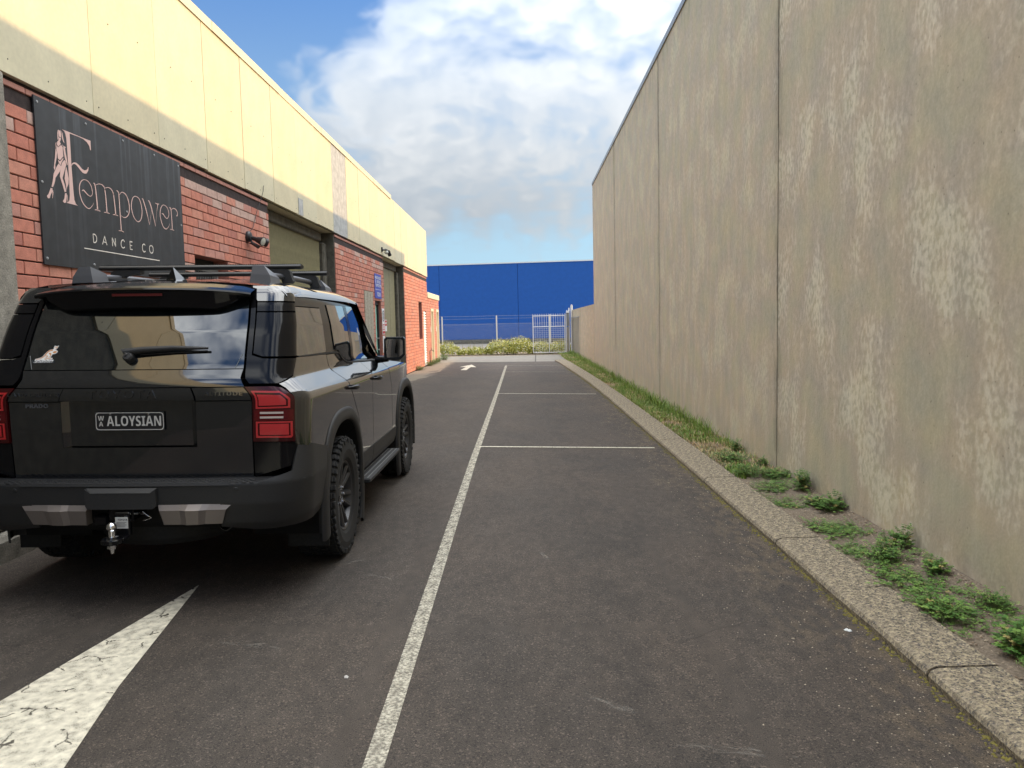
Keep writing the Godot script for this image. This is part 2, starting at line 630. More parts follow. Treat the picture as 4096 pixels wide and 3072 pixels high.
# ---------------------------------------------------------------- the ground, the lane, its kerb and its markings
func road_quad(mb: MB, x0: float, x1: float, z0: float, z1: float, lift := 0.0, tile := 1.6) -> void:
	var P := func(x: float, z: float) -> Vector3: return Vector3(x, road_y(x) + lift, z)
	var a: Vector3 = P.call(x0, z0); var b: Vector3 = P.call(x1, z0); var d: Vector3 = P.call(x1, z1); var e: Vector3 = P.call(x0, z1)
	var nn := (b - a).cross(e - a).normalized()
	if nn.y < 0: nn = -nn
	mb.tri(a, b, d, nn, nn, nn, Vector2(x0, z0) / tile, Vector2(x1, z0) / tile, Vector2(x1, z1) / tile)
	mb.tri(a, d, e, nn, nn, nn, Vector2(x0, z0) / tile, Vector2(x1, z1) / tile, Vector2(x0, z1) / tile)

# a marking: a flat outline laid a few millimetres over the road
func marking(called: String, poly: PackedVector2Array, m: Material, lift := 0.004, tile := 1.5) -> MeshInstance3D:
	var mb := MB.new()
	var lo := 1e9
	var hi := -1e9
	for p in poly:
		lo = minf(lo, p.y); hi = maxf(hi, p.y)
	var z := lo
	while z < hi:
		var z2 := minf(z + 1.0, hi)
		for part in Geometry2D.intersect_polygons(poly, PackedVector2Array([Vector2(-9, z), Vector2(9, z), Vector2(9, z2), Vector2(-9, z2)])):
			var ix := Geometry2D.triangulate_polygon(part)
			for i in range(0, ix.size(), 3):
				var q := []
				for k in 3:
					q.append(part[ix[i + k]])
				mb.tri(Vector3(q[0].x, road_y(q[0].x) + lift, q[0].y), Vector3(q[1].x, road_y(q[1].x) + lift, q[1].y), Vector3(q[2].x, road_y(q[2].x) + lift, q[2].y), Vector3.UP, Vector3.UP, Vector3.UP, q[0] / tile, q[1] / tile, q[2] / tile)
		z = z2
	return obj(called, mb, m)

var kerb_line := [Vector3(1.735, 2.06, 12.0), Vector3(1.735, 2.06, -16.0), Vector3(1.70, 2.03, -20.0), Vector3(1.62, 1.98, -23.5), Vector3(1.52, 1.90, -27.0), Vector3(1.42, 1.84, -30.0), Vector3(1.30, 1.76, -32.3)]
func kerb_x(z: float) -> Vector2:
	for i in kerb_line.size() - 1:
		if z >= kerb_line[i + 1].z:
			var t: float = (kerb_line[i].z - z) / (kerb_line[i].z - kerb_line[i + 1].z)
			var p: Vector3 = kerb_line[i].lerp(kerb_line[i + 1], t)
			return Vector2(p.x, p.y)
	return Vector2(1.30, 1.76)

func ground() -> void:
	var mb := MB.new()
	mb.quad(Vector3(-400, -0.12, 400), Vector3(400, -0.12, 400), Vector3(400, -0.12, -500), Vector3(-400, -0.12, -500), Vector3.UP)
	struct_(obj("ground", mb, M.far_ground))
	mb = MB.new()
	mb.use_uv2 = true
	var xs := [-3.86, -3.5, -3.2, -2.9, -1.25, 0.3, 1.80]
	for i in xs.size() - 1:
		for k in 22:
			road_quad(mb, xs[i], xs[i + 1], 12.0 - k * 2.0, 10.0 - k * 2.0)
	for p in mb.v:
		mb.uv2.append(Vector2((p.x + 4.0) / 6.0, (12.0 - p.z) / 44.0))
	var lane := obj("asphalt_lane", mb, M.asphalt)
	struct_(lane)
	cracks(lane)
	# paler concrete crossover between the lane's end and the gate
	mb = MB.new()
	mb.quad(Vector3(-12, -0.035, -32.0), Vector3(2.5, -0.035, -31.4), Vector3(2.5, -0.035, -38.4), Vector3(-12, -0.035, -38.9), Vector3.UP)
	var cw := obj("concrete_crossover", mb, M.crossover)
	struct_(cw)
	mb = MB.new()
	for q in [[Vector2(-11, -37.2), Vector2(0.4, -36.9)], [Vector2(0.5, -31.8), Vector2(0.62, -38.3)], [Vector2(-3.4, -34.2), Vector2(2.4, -33.6)]]:
		var a: Vector2 = q[0]; var b: Vector2 = q[1]
		var w := (b - a).orthogonal().normalized() * 0.025
		mb.quad(Vector3(a.x - w.x, -0.031, a.y - w.y), Vector3(a.x + w.x, -0.031, a.y + w.y), Vector3(b.x + w.x, -0.031, b.y + w.y), Vector3(b.x - w.x, -0.031, b.y - w.y), Vector3.UP)
	obj("slab_joint", mb, M.seal, cw)
	# the yard beyond the fence
	mb = MB.new()
	mb.quad(Vector3(-60, -0.06, -41.5), Vector3(60, -0.06, -41.5), Vector3(60, -0.06, -70), Vector3(-60, -0.06, -70), Vector3.UP)
	struct_(obj("yard_pavement", mb, M.crossover))
	mb = MB.new()
	mb.quad(Vector3(-14, -0.05, -38.4), Vector3(14, -0.05, -38.4), Vector3(14, -0.02, -42.5), Vector3(-14, -0.02, -42.5), Vector3.UP)
	struct_(obj("soil_bank", mb, M.soil))
	kerb()
	# sandy ground by the left wall, painted paler to imitate a sun patch
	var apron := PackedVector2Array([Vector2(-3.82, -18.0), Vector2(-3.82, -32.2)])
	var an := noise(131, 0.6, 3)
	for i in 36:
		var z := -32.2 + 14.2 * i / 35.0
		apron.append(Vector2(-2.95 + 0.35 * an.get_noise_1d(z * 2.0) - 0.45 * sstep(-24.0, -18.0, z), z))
	var sun_tinted_sand := grain("sun_tinted_asphalt", lin(0.34, 0.285, 0.215), 1.2, 0.45, 0.9, 78, 0.4, 0.05)
	struct_(marking("sun_tinted_apron", apron, sun_tinted_sand, 0.003))
	# pale scuffs on the asphalt
	var scuff := mat("scuff", lin(0.42, 0.39, 0.34), 0.9)
	scuff.transparency = BaseMaterial3D.TRANSPARENCY_ALPHA
	scuff.albedo_color.a = 0.09
	mb = MB.new()
	for q in [[-0.95, -4.75, 0.16, 0.4], [-1.15, -5.05, 0.20, -0.3], [0.12, -5.2, 0.14, 1.2], [-0.62, -8.2, 0.22, 0.1], [0.9, -11.8, 0.5, 0.05], [0.3, -10.9, 0.3, 0.1], [1.1, -12.6, 0.45, 0.0], [-1.4, -3.7, 0.25, 0.2], [0.35, -3.1, 0.12, 0.7], [0.75, -2.75, 0.2, 0.3], [-0.9, -9.6, 0.2, 0.4], [0.05, -7.3, 0.12, 0.0]]:
		for k in 14:
			var c: Vector2 = Vector2(q[0], q[1]) + Vector2(rng.randfn(0, 1), rng.randfn(0, 0.22)).rotated(q[3]) * q[2] * 0.5
			var l: Vector2 = Vector2(rng.randf_range(0.01, 0.05), 0).rotated(float(q[3]) + rng.randf_range(-0.4, 0.4))
			var wv := l.orthogonal().normalized() * rng.randf_range(0.002, 0.007)
			var y := road_y(c.x) + 0.0025
			mb.quad(Vector3(c.x - l.x - wv.x, y, c.y - l.y - wv.y), Vector3(c.x + l.x - wv.x, y, c.y + l.y - wv.y), Vector3(c.x + l.x + wv.x, y, c.y + l.y + wv.y), Vector3(c.x - l.x + wv.x, y, c.y - l.y + wv.y), Vector3.UP)
	stuff(obj("scuff_marks", mb, scuff, lane))
	# markings
	var poly := PackedVector2Array()
	var zs := [2.0, -2.6, -4.6, -9.0, -14.0, -20.0, -26.0, -29.0]
	var cx := [-0.562, -0.568, -0.578, -0.606, -0.612, -0.622, -0.640, -0.648]
	for i in zs.size():
		poly.append(Vector2(cx[i] - 0.039, zs[i]))
	for i in range(zs.size() - 1, -1, -1):
		poly.append(Vector2(cx[i] + 0.039, zs[i]))
	struct_(marking("lane_line", poly, M.paint_1, 0.004, 0.45))
	for q in [[-0.585, -9.86, 1.63, -9.66, 0.032], [-0.60, -17.42, 1.60, -17.10, 0.030], [-0.60, -25.3, 1.40, -24.9, 0.03], [-0.62, -29.0, 1.3, -28.7, 0.03]]:
		var lo := Vector2(q[0], q[1]); var hi := Vector2(q[2], q[3])
		struct_(marking("bay_line", PackedVector2Array([lo + Vector2(0, q[4]), hi + Vector2(0, q[4]), hi - Vector2(0, q[4]), lo - Vector2(0, q[4])]), M.paint_0 if q[1] > -20 else M.paint_1, 0.006, 0.8))
	struct_(marking("arrow_marking", PackedVector2Array([Vector2(-2.016, -4.60), Vector2(-1.815, -3.27), Vector2(-1.665, -2.55), Vector2(-1.50, -1.9), Vector2(-1.88, -1.9), Vector2(-1.88, 0.0), Vector2(-2.10, 0.0), Vector2(-2.10, -1.9), Vector2(-2.50, -1.9), Vector2(-2.36, -2.6), Vector2(-2.255, -3.13)]), M.paint_0, 0.004, 1.3))
	struct_(marking("arrow_marking", PackedVector2Array([Vector2(-2.0, -29.9), Vector2(-1.72, -28.15), Vector2(-1.93, -28.25), Vector2(-1.955, -26.4), Vector2(-2.16, -26.45), Vector2(-2.10, -28.3), Vector2(-2.35, -28.35)]), M.paint_0, 0.004, 1.3))

func cracks(lane: Node3D) -> void:
	var starts := [[Vector2(0.75, -3.75), 0.3, 0.9, 0.004], [Vector2(0.15, -3.55), 2.9, 0.6, 0.004], [Vector2(0.2, -4.1), 0.1, 0.6, 0.003], [Vector2(-0.1, -8.9), 1.7, 5.0, 0.008], [Vector2(-3.3, -3.4), 0.4, 1.2, 0.005], [Vector2(0.8, -4.0), -0.2, 0.9, 0.003]]
	for s in starts:
		var mb := MB.new()
		var p: Vector2 = s[0]
		var a: float = s[1]
		var left: float = s[2]
		while left > 0.0:
			var q := p + Vector2(cos(a), -sin(a)) * 0.05
			var w: Vector2 = (q - p).orthogonal().normalized() * (float(s[3]) * rng.randf_range(0.3, 1.0) * 0.5)
			mb.quad(Vector3(p.x - w.x, road_y(p.x) + 0.002, p.y - w.y), Vector3(p.x + w.x, road_y(p.x) + 0.002, p.y + w.y), Vector3(q.x + w.x, road_y(q.x) + 0.002, q.y + w.y), Vector3(q.x - w.x, road_y(q.x) + 0.002, q.y - w.y), Vector3.UP)
			a += rng.randf_range(-0.45, 0.45)
			p = q
			left -= 0.05
		obj("crack", mb, M.seal, lane)

func kerb() -> void:
	var k := Node3D.new()
	k.name = "kerb"
	add_child(k)
	struct_(k)
	var joints := [4.0, 1.6, -0.8, -3.30, -5.34, -7.48, -9.95, -12.2, -14.3, -16.6, -18.6, -20.6, -22.6, -24.8, -27.0, -29.2, -32.2]
	for i in joints.size() - 1:
		var z0: float = joints[i] - 0.009
		var z1: float = joints[i + 1] + 0.009
		var mb := MB.new()
		var prof0 := kerb_profile(z0)
		var prof1 := kerb_profile(z1)
		var steps := 4
		for s in steps:
			var a0 := lerpf(z0, z1, float(s) / steps)
			var a1 := lerpf(z0, z1, float(s + 1) / steps)
			var A := kerb_profile(a0); var B := kerb_profile(a1)
			for j in A.size() - 1:
				mb.face(A[j], A[j + 1], B[j + 1], B[j], Vector3(-0.3, 1, 0) if j < A.size() - 2 else Vector3.RIGHT)
		for e in [[prof0, Vector3.BACK], [prof1, Vector3.FORWARD]]:
			var pr: Array = e[0]
			for j in range(1, pr.size() - 1):
				mb.tri(pr[0], pr[j], pr[j + 1], e[1], e[1], e[1])
		obj("kerb_stone", mb, M.kerb, k)
	# mortar seen in the gaps between the stones
	var core := MB.new()
	for s in 40:
		var a0 := 4.0 - 36.2 * s / 40.0
		var a1 := 4.0 - 36.2 * (s + 1) / 40.0
		var A := kerb_x(a0); var B := kerb_x(a1)
		core.face(Vector3(A.x + 0.03, 0.017, a0), Vector3(A.y - 0.01, 0.017, a0), Vector3(B.y - 0.01, 0.017, a1), Vector3(B.x + 0.03, 0.017, a1), Vector3.UP)
		core.face(Vector3(A.x + 0.03, -0.05, a0), Vector3(A.x + 0.03, 0.017, a0), Vector3(B.x + 0.03, 0.017, a1), Vector3(B.x + 0.03, -0.05, a1), Vector3.LEFT)
	obj("kerb_bedding", core, M.seal, k)

func kerb_profile(z: float) -> Array:
	var x := kerb_x(z)
	var wob := 0.004 * sin(z * 3.1) + 0.003 * sin(z * 7.7)
	return [Vector3(x.x + 0.012 + wob, -0.06, z), Vector3(x.x + 0.004 + wob, -0.005, z), Vector3(x.x + 0.014 + wob, 0.016, z), Vector3(x.x + 0.045 + wob, 0.030, z), Vector3(x.y - 0.012, 0.034, z), Vector3(x.y, 0.024, z), Vector3(x.y, -0.06, z)]

# ---------------------------------------------------------------- the tall concrete wall on the right and the low one behind it
func panel_box(mb: MB, x0: float, x1: float, y0: float, y1: float, z0: float, z1: float, flip: bool) -> void:
	# z0 > z1; the face towards -x carries the panel's map
	var u0 := 0.0 if not flip else 1.0
	var u1 := 1.0 - u0
	mb.quad(Vector3(x0, y0, z0), Vector3(x0, y0, z1), Vector3(x0, y1, z1), Vector3(x0, y1, z0), Vector3.LEFT, Vector2(u1, 1), Vector2(u0, 0))
	mb.quad(Vector3(x1, y0, z0), Vector3(x1, y0, z1), Vector3(x1, y1, z1), Vector3(x1, y1, z0), Vector3.RIGHT)
	mb.quad(Vector3(x0, y1, z0), Vector3(x1, y1, z0), Vector3(x1, y1, z1), Vector3(x0, y1, z1), Vector3.UP)
	mb.quad(Vector3(x0, y0, z0), Vector3(x1, y0, z0), Vector3(x1, y1, z0), Vector3(x0, y1, z0), Vector3.BACK, Vector2(0, 1), Vector2(0.04, 0))
	mb.quad(Vector3(x0, y0, z1), Vector3(x1, y0, z1), Vector3(x1, y1, z1), Vector3(x0, y1, z1), Vector3.FORWARD, Vector2(0, 1), Vector2(0.04, 0))

func right_walls() -> void:
	var t := thing("concrete_wall", "tall weathered tan precast concrete wall of wide panels along the right of the lane", "wall")
	var js := [12.3, 5.6, -1.1, -7.79, -14.45, -21.25, -27.65]
	for i in js.size() - 1:
		var mb := MB.new()
		panel_box(mb, 2.55, 2.73, -0.12, 6.36, js[i] - 0.016, js[i + 1] + 0.016, i % 2 == 1)
		obj("concrete_panel", mb, M["concrete_wall_%d" % [2, 0, 1, 0, 2, 2][i]], t)
	var seal := MB.new()
	for i in range(1, js.size() - 1):
		seal.box(Vector3(2.562, -0.12, js[i] - 0.03), Vector3(2.68, 6.35, js[i] + 0.03))
	obj("joint_seal", seal, M.seal, t)
	for i in js.size() - 1:
		var cap := MB.new()
		cap.box(Vector3(2.53, 6.335, js[i + 1] + 0.004), Vector3(2.538, 6.43, js[i] - 0.004))
		cap.box(Vector3(2.5385, 6.42, js[i + 1] + 0.004), Vector3(2.75, 6.43, js[i] - 0.004))
		obj("capping", cap, M.galvanised, t)
	t = thing("low_wall", "low pale concrete wall continuing beyond the tall wall to the gate posts", "wall")
	js = [-27.70, -34.5, -40.3]
	for i in js.size() - 1:
		var mb := MB.new()
		panel_box(mb, 2.57, 2.72, -0.12, 2.20, js[i] - 0.008, js[i + 1] + 0.008, i == 1)
		obj("concrete_panel", mb, M.concrete_low, t)
	seal = MB.new()
	seal.box(Vector3(2.585, -0.12, -34.53), Vector3(2.70, 2.19, -34.47))
	seal.box(Vector3(2.585, -0.12, -27.72), Vector3(2.70, 2.19, -27.64))
	obj("joint_seal", seal, M.seal, t)

# ---------------------------------------------------------------- the long brick building on the left
const FX := -3.80          # the face of the bricks
const CO := 0.1065         # height of a course
const BL := 0.311          # length of a brick with its joint

var brick_mesh := {}
func brick(len: float, hgt: float) -> ArrayMesh:
	var key := "%.2f_%.2f" % [len, hgt]
	if not brick_mesh.has(key):
		# face towards +x, chipped edge: 18 triangles, seated 12 mm into the mortar
		var mb := MB.new()
		var b := 0.004
		var h := Vector2(len, hgt) * 0.5
		var P := func(u: float, v: float, d: float) -> Vector3: return Vector3(d, v, u)
		var f := [P.call(-h.x + b, -h.y + b, 0.0), P.call(h.x - b, -h.y + b, 0.0), P.call(h.x - b, h.y - b, 0.0), P.call(-h.x + b, h.y - b, 0.0)]
		var g := [P.call(-h.x, -h.y, -b), P.call(h.x, -h.y, -b), P.call(h.x, h.y, -b), P.call(-h.x, h.y, -b)]
		var k := [P.call(-h.x, -h.y, -0.022), P.call(h.x, -h.y, -0.022), P.call(h.x, h.y, -0.022), P.call(-h.x, h.y, -0.022)]
		mb.quad(f[0], f[1], f[2], f[3], Vector3.RIGHT)
		var o := [Vector3.DOWN, Vector3.BACK, Vector3.UP, Vector3.FORWARD]
		for i in 4:
			var j := (i + 1) % 4
			mb.quad(f[i], f[j], g[j], g[i], (Vector3.RIGHT + o[i]).normalized())
			mb.quad(g[i], g[j], k[j], k[i], o[i])
		brick_mesh[key] = mb.mesh()
	return brick_mesh[key]

func cut(spans: Array, a: float, b: float) -> Array:
	var r := []
	for s in spans:
		if b <= s[0] or a >= s[1]:
			r.append(s)
		else:
			if a > s[0]: r.append([s[0], a])
			if b < s[1]: r.append([b, s[1]])
	return r

# holes: [z near, z far, y low, y high]; d is the distance down the lane (-z)
func lay_bricks(d0: float, d1: float, y1: float, holes: Array, list: Array, sd: int) -> void:
	var r := RandomNumberGenerator.new()
	r.seed = sd
	var n := int(y1 / CO)
	for i in n:
		var y := i * CO
		var off := (BL * 0.5 if i % 2 else 0.0)
		var d := d0 - off
		while d < d1:
			var spans := [[maxf(d, d0), minf(d + BL, d1)]]
			for h in holes:
				if y + CO * 0.5 > h[2] and y + CO * 0.5 < h[3]:
					spans = cut(spans, h[0], h[1])
			for s in spans:
				var len: float = s[1] - s[0] - 0.011
				if len > 0.025:
					list.append([s[0] + 0.0055 + len * 0.5, y + CO * 0.5, len, r.randi() % 100, r.randf_range(-0.0025, 0.0025)])
			d += BL

func backing(mb: MB, d0: float, d1: float, y1: float, holes: Array) -> void:
	var ds := [d0, d1]
	var ys := [-0.12, y1]
	for h in holes:
		ds.append(h[0]); ds.append(h[1]); ys.append(maxf(h[2], -0.12)); ys.append(minf(h[3], y1))
	ds.sort(); ys.sort()
	for i in ds.size() - 1:
		for j in ys.size() - 1:
			var dm: float = (ds[i] + ds[i + 1]) * 0.5
			var ym: float = (ys[j] + ys[j + 1]) * 0.5
			var open := false
			for h in holes:
				if dm > h[0] and dm < h[1] and ym > h[2] and ym < h[3]:
					open = true
			if not open and ds[i + 1] - ds[i] > 1e-4 and ys[j + 1] - ys[j] > 1e-4:
				mb.quad(Vector3(FX - 0.014, ys[j], -ds[i]), Vector3(FX - 0.014, ys[j], -ds[i + 1]), Vector3(FX - 0.014, ys[j + 1], -ds[i + 1]), Vector3(FX - 0.014, ys[j + 1], -ds[i]), Vector3.RIGHT)

# the four inner faces of an opening, back to x1
func reveal(mb: MB, h: Array, x1: float) -> void:
	var x0 := FX - 0.012
	mb.quad(Vector3(x0, h[2], -h[0]), Vector3(x1, h[2], -h[0]), Vector3(x1, h[3], -h[0]), Vector3(x0, h[3], -h[0]), Vector3.FORWARD)
	mb.quad(Vector3(x0, h[2], -h[1]), Vector3(x1, h[2], -h[1]), Vector3(x1, h[3], -h[1]), Vector3(x0, h[3], -h[1]), Vector3.BACK)
	mb.quad(Vector3(x0, h[3], -h[0]), Vector3(x1, h[3], -h[0]), Vector3(x1, h[3], -h[1]), Vector3(x0, h[3], -h[1]), Vector3.DOWN)
	mb.quad(Vector3(x0, h[2], -h[0]), Vector3(x1, h[2], -h[0]), Vector3(x1, h[2], -h[1]), Vector3(x0, h[2], -h[1]), Vector3.UP)

func left_building() -> void:
	var t := thing("brick_building", "long red brick building with cream sheet parapet and two tall olive doors", "building")
	var grille_hole := [9.05, 10.06, 1.17, 2.45]
	var board_hole := [18.66, 19.70, 0.45, 2.45]
	var teal_hole := [20.04, 20.88, -0.2, 2.22]
	var win_hole := [28.45, 29.36, 1.065, 2.42]
	var vent_hole := [29.80, 30.58, 0.0, 2.13]
	var d3 := [32.14, 33.06, -0.2, 2.27]
	var d4 := [34.13, 35.06, -0.2, 2.27]
	var list := []
	var runs := [[5.76, 11.77, 3.40, [grille_hole], 5.0, 3.50], [15.90, 21.40, 3.40, [board_hole, teal_hole], 15.90, 3.50], [25.06, 31.07, 3.40, [win_hole, vent_hole], 25.06, 3.50], [31.07, 35.30, 2.67, [d3, d4], 31.07, 2.68]]
	var walls := []
	for i in runs.size():
		var q: Array = runs[i]
		var from := list.size()
		lay_bricks(q[0], q[1], q[2], q[3], list, i + 1)
		for j in range(from, list.size()):
			list[j].append(i)
		var back := MB.new()
		backing(back, q[4], q[1], q[5], q[3])
		walls.append(obj("brick_wall", back, M.mortar, t))
	# the 300 bricks that show largest are parts, the rest of each wall is one piece of real brickwork
	for b in list:
		var dist := sqrt(3.8 * 3.8 + b[0] * b[0])
		var weight: float = b[2] / pow(dist, 3.0)
		var hidden: bool = b[0] > 6.2 and b[0] < 8.7 and b[1] > 2.15 and b[1] < 3.42       # behind the sign
		if b[1] < lut([Vector2(5.7, 1.45), Vector2(6.3, 1.95), Vector2(12.0, 2.05), Vector2(16.0, 1.95), Vector2(19.0, 1.3), Vector2(23.0, 0.9), Vector2(26, 0)], b[0]):
			hidden = true                                                                    # behind the vehicle
		b.append(weight * (1e-6 if hidden else 1.0))
	list.sort_custom(func(a, b): return a[6] > b[6])
	var tones := [lin(0.72, 0.275, 0.19), lin(0.67, 0.25, 0.175), lin(0.74, 0.32, 0.225), lin(0.65, 0.31, 0.245), lin(0.58, 0.225, 0.17), lin(0.70, 0.47, 0.39)]
	var mats := [M.brick_a, M.brick_b, M.brick_c, M.brick_d, M.brick_e, M.brick_f]
	var rests := []
	for i in walls.size():
		var m := MB.new()
		m.use_col = true
		rests.append(m)
	for i in list.size():
		var b: Array = list[i]
		var k: int = 0 if b[3] < 38 else 1 if b[3] < 58 else 2 if b[3] < 78 else 3 if b[3] < 92 else 4
		if b[0] < 22.0 and (b[1] > 3.1 and b[3] % 10 < 3 + int((b[1] - 3.1) * 10.0) or b[3] % 33 == 7):
			k = 5                                       # bleached by the salts that wash down
		var q := snappedf(b[2], 0.02)
		if absf(b[2] - 0.30) < 0.006: q = 0.30
		var me := brick(q, 0.096)
		var at := Transform3D(Basis(), Vector3(FX + b[4], b[1], -b[0]))
		if i < 300:
			put("brick", me, mats[k], walls[b[5]], at)
		else:
			var s := me.surface_get_arrays(0)
			var pv: PackedVector3Array = s[Mesh.ARRAY_VERTEX]
			var pn: PackedVector3Array = s[Mesh.ARRAY_NORMAL]
			var cc: Color = tones[k].srgb_to_linear()
			var rest: MB = rests[b[5]]
			for j in pv.size():
				rest.v.append(at * pv[j]); rest.n.append(pn[j]); rest.uv.append(Vector2.ZERO); rest.col.append(cc)
	for i in walls.size():
		stuff(obj("brickwork", rests[i], M.brick_mixed, walls[i]))
	# a thin course of split bricks under the parapet
	var sp := MB.new()
	for seg in [[5.76, 11.77], [15.90, 21.40], [25.06, 31.07]]:
		var d: float = seg[0]
		while d < seg[1] - 0.05:
			var e := minf(d + 0.311, seg[1])
			sp.bbox(Vector3(FX - 0.02, 3.417, -e + 0.005), Vector3(FX + 0.001, 3.462, -d - 0.005), 0.004)
			d = e
	stuff(obj("split_course", sp, M.brick_d, t))
	# the body of the building
	var core := MB.new()
	core.box(Vector3(-16, -0.12, -31.06), Vector3(-4.40, 3.49, 14.0))
	core.box(Vector3(-16, 3.495, -31.06), Vector3(-3.822, 5.24, 14.0))
	core.box(Vector3(-16, -0.12, -35.29), Vector3(-4.40, 2.66, -31.065))
	obj("building_core", core, M.old_concrete, t)
	for h in [grille_hole, board_hole, teal_hole, win_hole, vent_hole, d3, d4]:
		var rv := MB.new()
		reveal(rv, h, -4.0)
		obj("opening_reveal", rv, M.brick_e, t)
	for h in [grille_hole, board_hole, win_hole, vent_hole]:
		var blind := MB.new()
		blind.quad(Vector3(-3.99, h[2], -h[0]), Vector3(-3.99, h[2], -h[1]), Vector3(-3.99, h[3], -h[1]), Vector3(-3.99, h[3], -h[0]), Vector3.RIGHT)
		obj("dark_interior", blind, M.shadow_room, t)
	# wall behind the camera, coloured dark for its reflection in the vehicle
	var rear := MB.new()
	rear.box(Vector3(-4.3, -0.12, -5.0), Vector3(FX, 3.49, 14.0))
	obj("rear_wall", rear, M.dark_concrete, t)
	# concrete column at the near end of the brickwork, with its pad
	var colm := MB.new()
	colm.bbox(Vector3(-4.2, 0.16, -5.765), Vector3(FX + 0.045, 3.49, -4.9), 0.02)
	colm.bbox(Vector3(-4.2, -0.12, -5.60), Vector3(FX + 0.16, 0.155, -4.6), 0.03)
	colm.bbox(Vector3(-4.2, -0.11, -5.80), Vector3(FX + 0.055, 0.158, -5.61), 0.015)
	var column := obj("concrete_column", colm, M.old_concrete, t)
	# parapet sheets
	var names := 0
	for k in range(-16, 21):
		var za := -6.98 - 1.254 * k
		var zb := za - 1.254
		if zb < -31.07:
			zb = -31.07
		if za < -30.9:
			break
		var mb := MB.new()
		mb.bbox(Vector3(FX - 0.018, 3.497 + 0.006 * sin(k * 2.3), zb + 0.005), Vector3(FX + 0.030 + 0.003 * sin(k * 5.1), 5.30, za - 0.005), 0.002)
		var p := obj("parapet_sheet", mb, M.zinc_sheet if k == 7 else (M.cream_sheet if k % 2 == 0 else M.cream_sheet_b), t)
		if k == 7:
			p.set_meta("label", "unpainted grey sheet among the cream ones")
		if k > -4:
			var sc := MB.new()
			for q in 5:
				var z := lerpf(za, zb, 0.08 + 0.84 * (q % 3) / 2.0 + 0.2 * (q / 3)) + rng.randf_range(-0.03, 0.03)
				var y: float = [3.60, 4.42, 5.20][q / 3] + rng.randf_range(-0.02, 0.02)
				sc.lathe(Vector3(FX + 0.032, y, z), Vector3.RIGHT, [Vector2(0.006, 0), Vector2(0.006, 0.003), Vector2(0.0, 0.004)], 6)
			stuff(obj("screw_heads", sc, M.seal, p))
	var jb0 := MB.new()
	jb0.box(Vector3(-3.8212, 3.505, -31.05), Vector3(-3.8186, 5.23, 14.0))
	obj("joint_backing", jb0, M.seal, t)
	var patch := MB.new()
	patch.box(Vector3(FX + 0.034, 3.50, -13.55), Vector3(FX + 0.038, 3.78, -13.28))
	obj("patch_plate", patch, M.zinc_sheet, t)
	for k in range(-4, 8):
		var za := -2.0 - 2.6 * k
		var zb := maxf(za - 2.62, -31.11)
		if za < -31.0: break
		var mb := MB.new()
		var lift := 0.004 * (k % 2)
		mb.box(Vector3(FX + 0.036 + lift, 5.255, zb), Vector3(FX + 0.042 + lift, 5.372, za))
		mb.box(Vector3(FX - 0.25, 5.366 + lift, zb), Vector3(FX + 0.0355 + lift, 5.372 + lift, za))
		obj("capping", mb, M.cream_trim, t)
	# the two tall doors
	tall_door(t, 11.77, 15.90, true)
	tall_door(t, 21.40, 25.06, false)
	# low end: rendered capping
	var lc := MB.new()
	lc.bbox(Vector3(FX - 0.3, 2.672, -35.32), Vector3(FX + 0.03, 2.90, -31.08), 0.01)
	obj("low_capping", lc, M.cream_trim, t)
	# grilled window
	var fr := MB.new()
	fr.box(Vector3(-3.985, 2.30, -10.05), Vector3(-3.93, 2.36, -9.06))
	fr.box(Vector3(-3.985, 1.18, -10.05), Vector3(-3.93, 1.24, -9.06))
	fr.box(Vector3(-3.985, 1.24, -9.12), Vector3(-3.93, 2.30, -9.065))
	fr.box(Vector3(-3.985, 1.24, -10.045), Vector3(-3.93, 2.30, -9.99))
	var gw := obj("window", fr, M.grey_metal, t)
	var gr := MB.new()
	for i in 12:
		for j in 5:
			var z := -9.12 - i * 0.073
			var y := 1.24 + j * 0.212
			gr.tube([Vector3(-3.945, y, z), Vector3(-3.94, y + 0.212, z - 0.0365), Vector3(-3.945, y, z - 0.073)], 0.004, 4, false)
	stuff(obj("grille_bars", gr, M.galvanised, gw))
	# boarded window: three old planks
	for i in 3:
		var mb := MB.new()
		var a := 18.67 + i * 0.343
		mb.bbox(Vector3(FX - 0.03, 0.46, -a - 0.338), Vector3(FX + 0.012 + 0.002 * i, 2.44, -a), 0.004)
		obj("plank", mb, M.weathered_board, t)
	# teal side door
	var dr := MB.new()
	dr.bbox(Vector3(-3.96, -0.03, -20.80), Vector3(-3.92, 2.14, -20.09), 0.003)
	var td := obj("teal_door", dr, M.teal_paint, t)
	td.set_meta("label", "pale teal side door")
	var hd := MB.new()
	for y in [0.95, 1.25]:
		hd.lathe(Vector3(-3.918, y, -20.72), Vector3.RIGHT, [Vector2(0.03, 0), Vector2(0.03, 0.012), Vector2(0.014, 0.02), Vector2(0.014, 0.05), Vector2(0.026, 0.06), Vector2(0.0, 0.075)], 10)
	obj("handle", hd, M.galvanised, td)
	var df := MB.new()
	df.box(Vector3(-3.97, -0.05, -20.088), Vector3(-3.87, 2.21, -20.045))
	df.box(Vector3(-3.97, -0.05, -20.875), Vector3(-3.87, 2.21, -20.805))
	df.box(Vector3(-3.97, 2.145, -20.803), Vector3(-3.87, 2.21, -20.09))
	obj("door_frame", df, M.black_metal, t)
	# slim window with louvres, white vent, two doors in the sunlit end
	for i in 9:
		var mb := MB.new()
		var y := 1.08 + i * 0.149
		mb.box(Vector3(-3.92, y, -29.35), Vector3(-3.905, y + 0.13, -28.46))
		obj("louvre_pane", mb, M.black_metal, t)
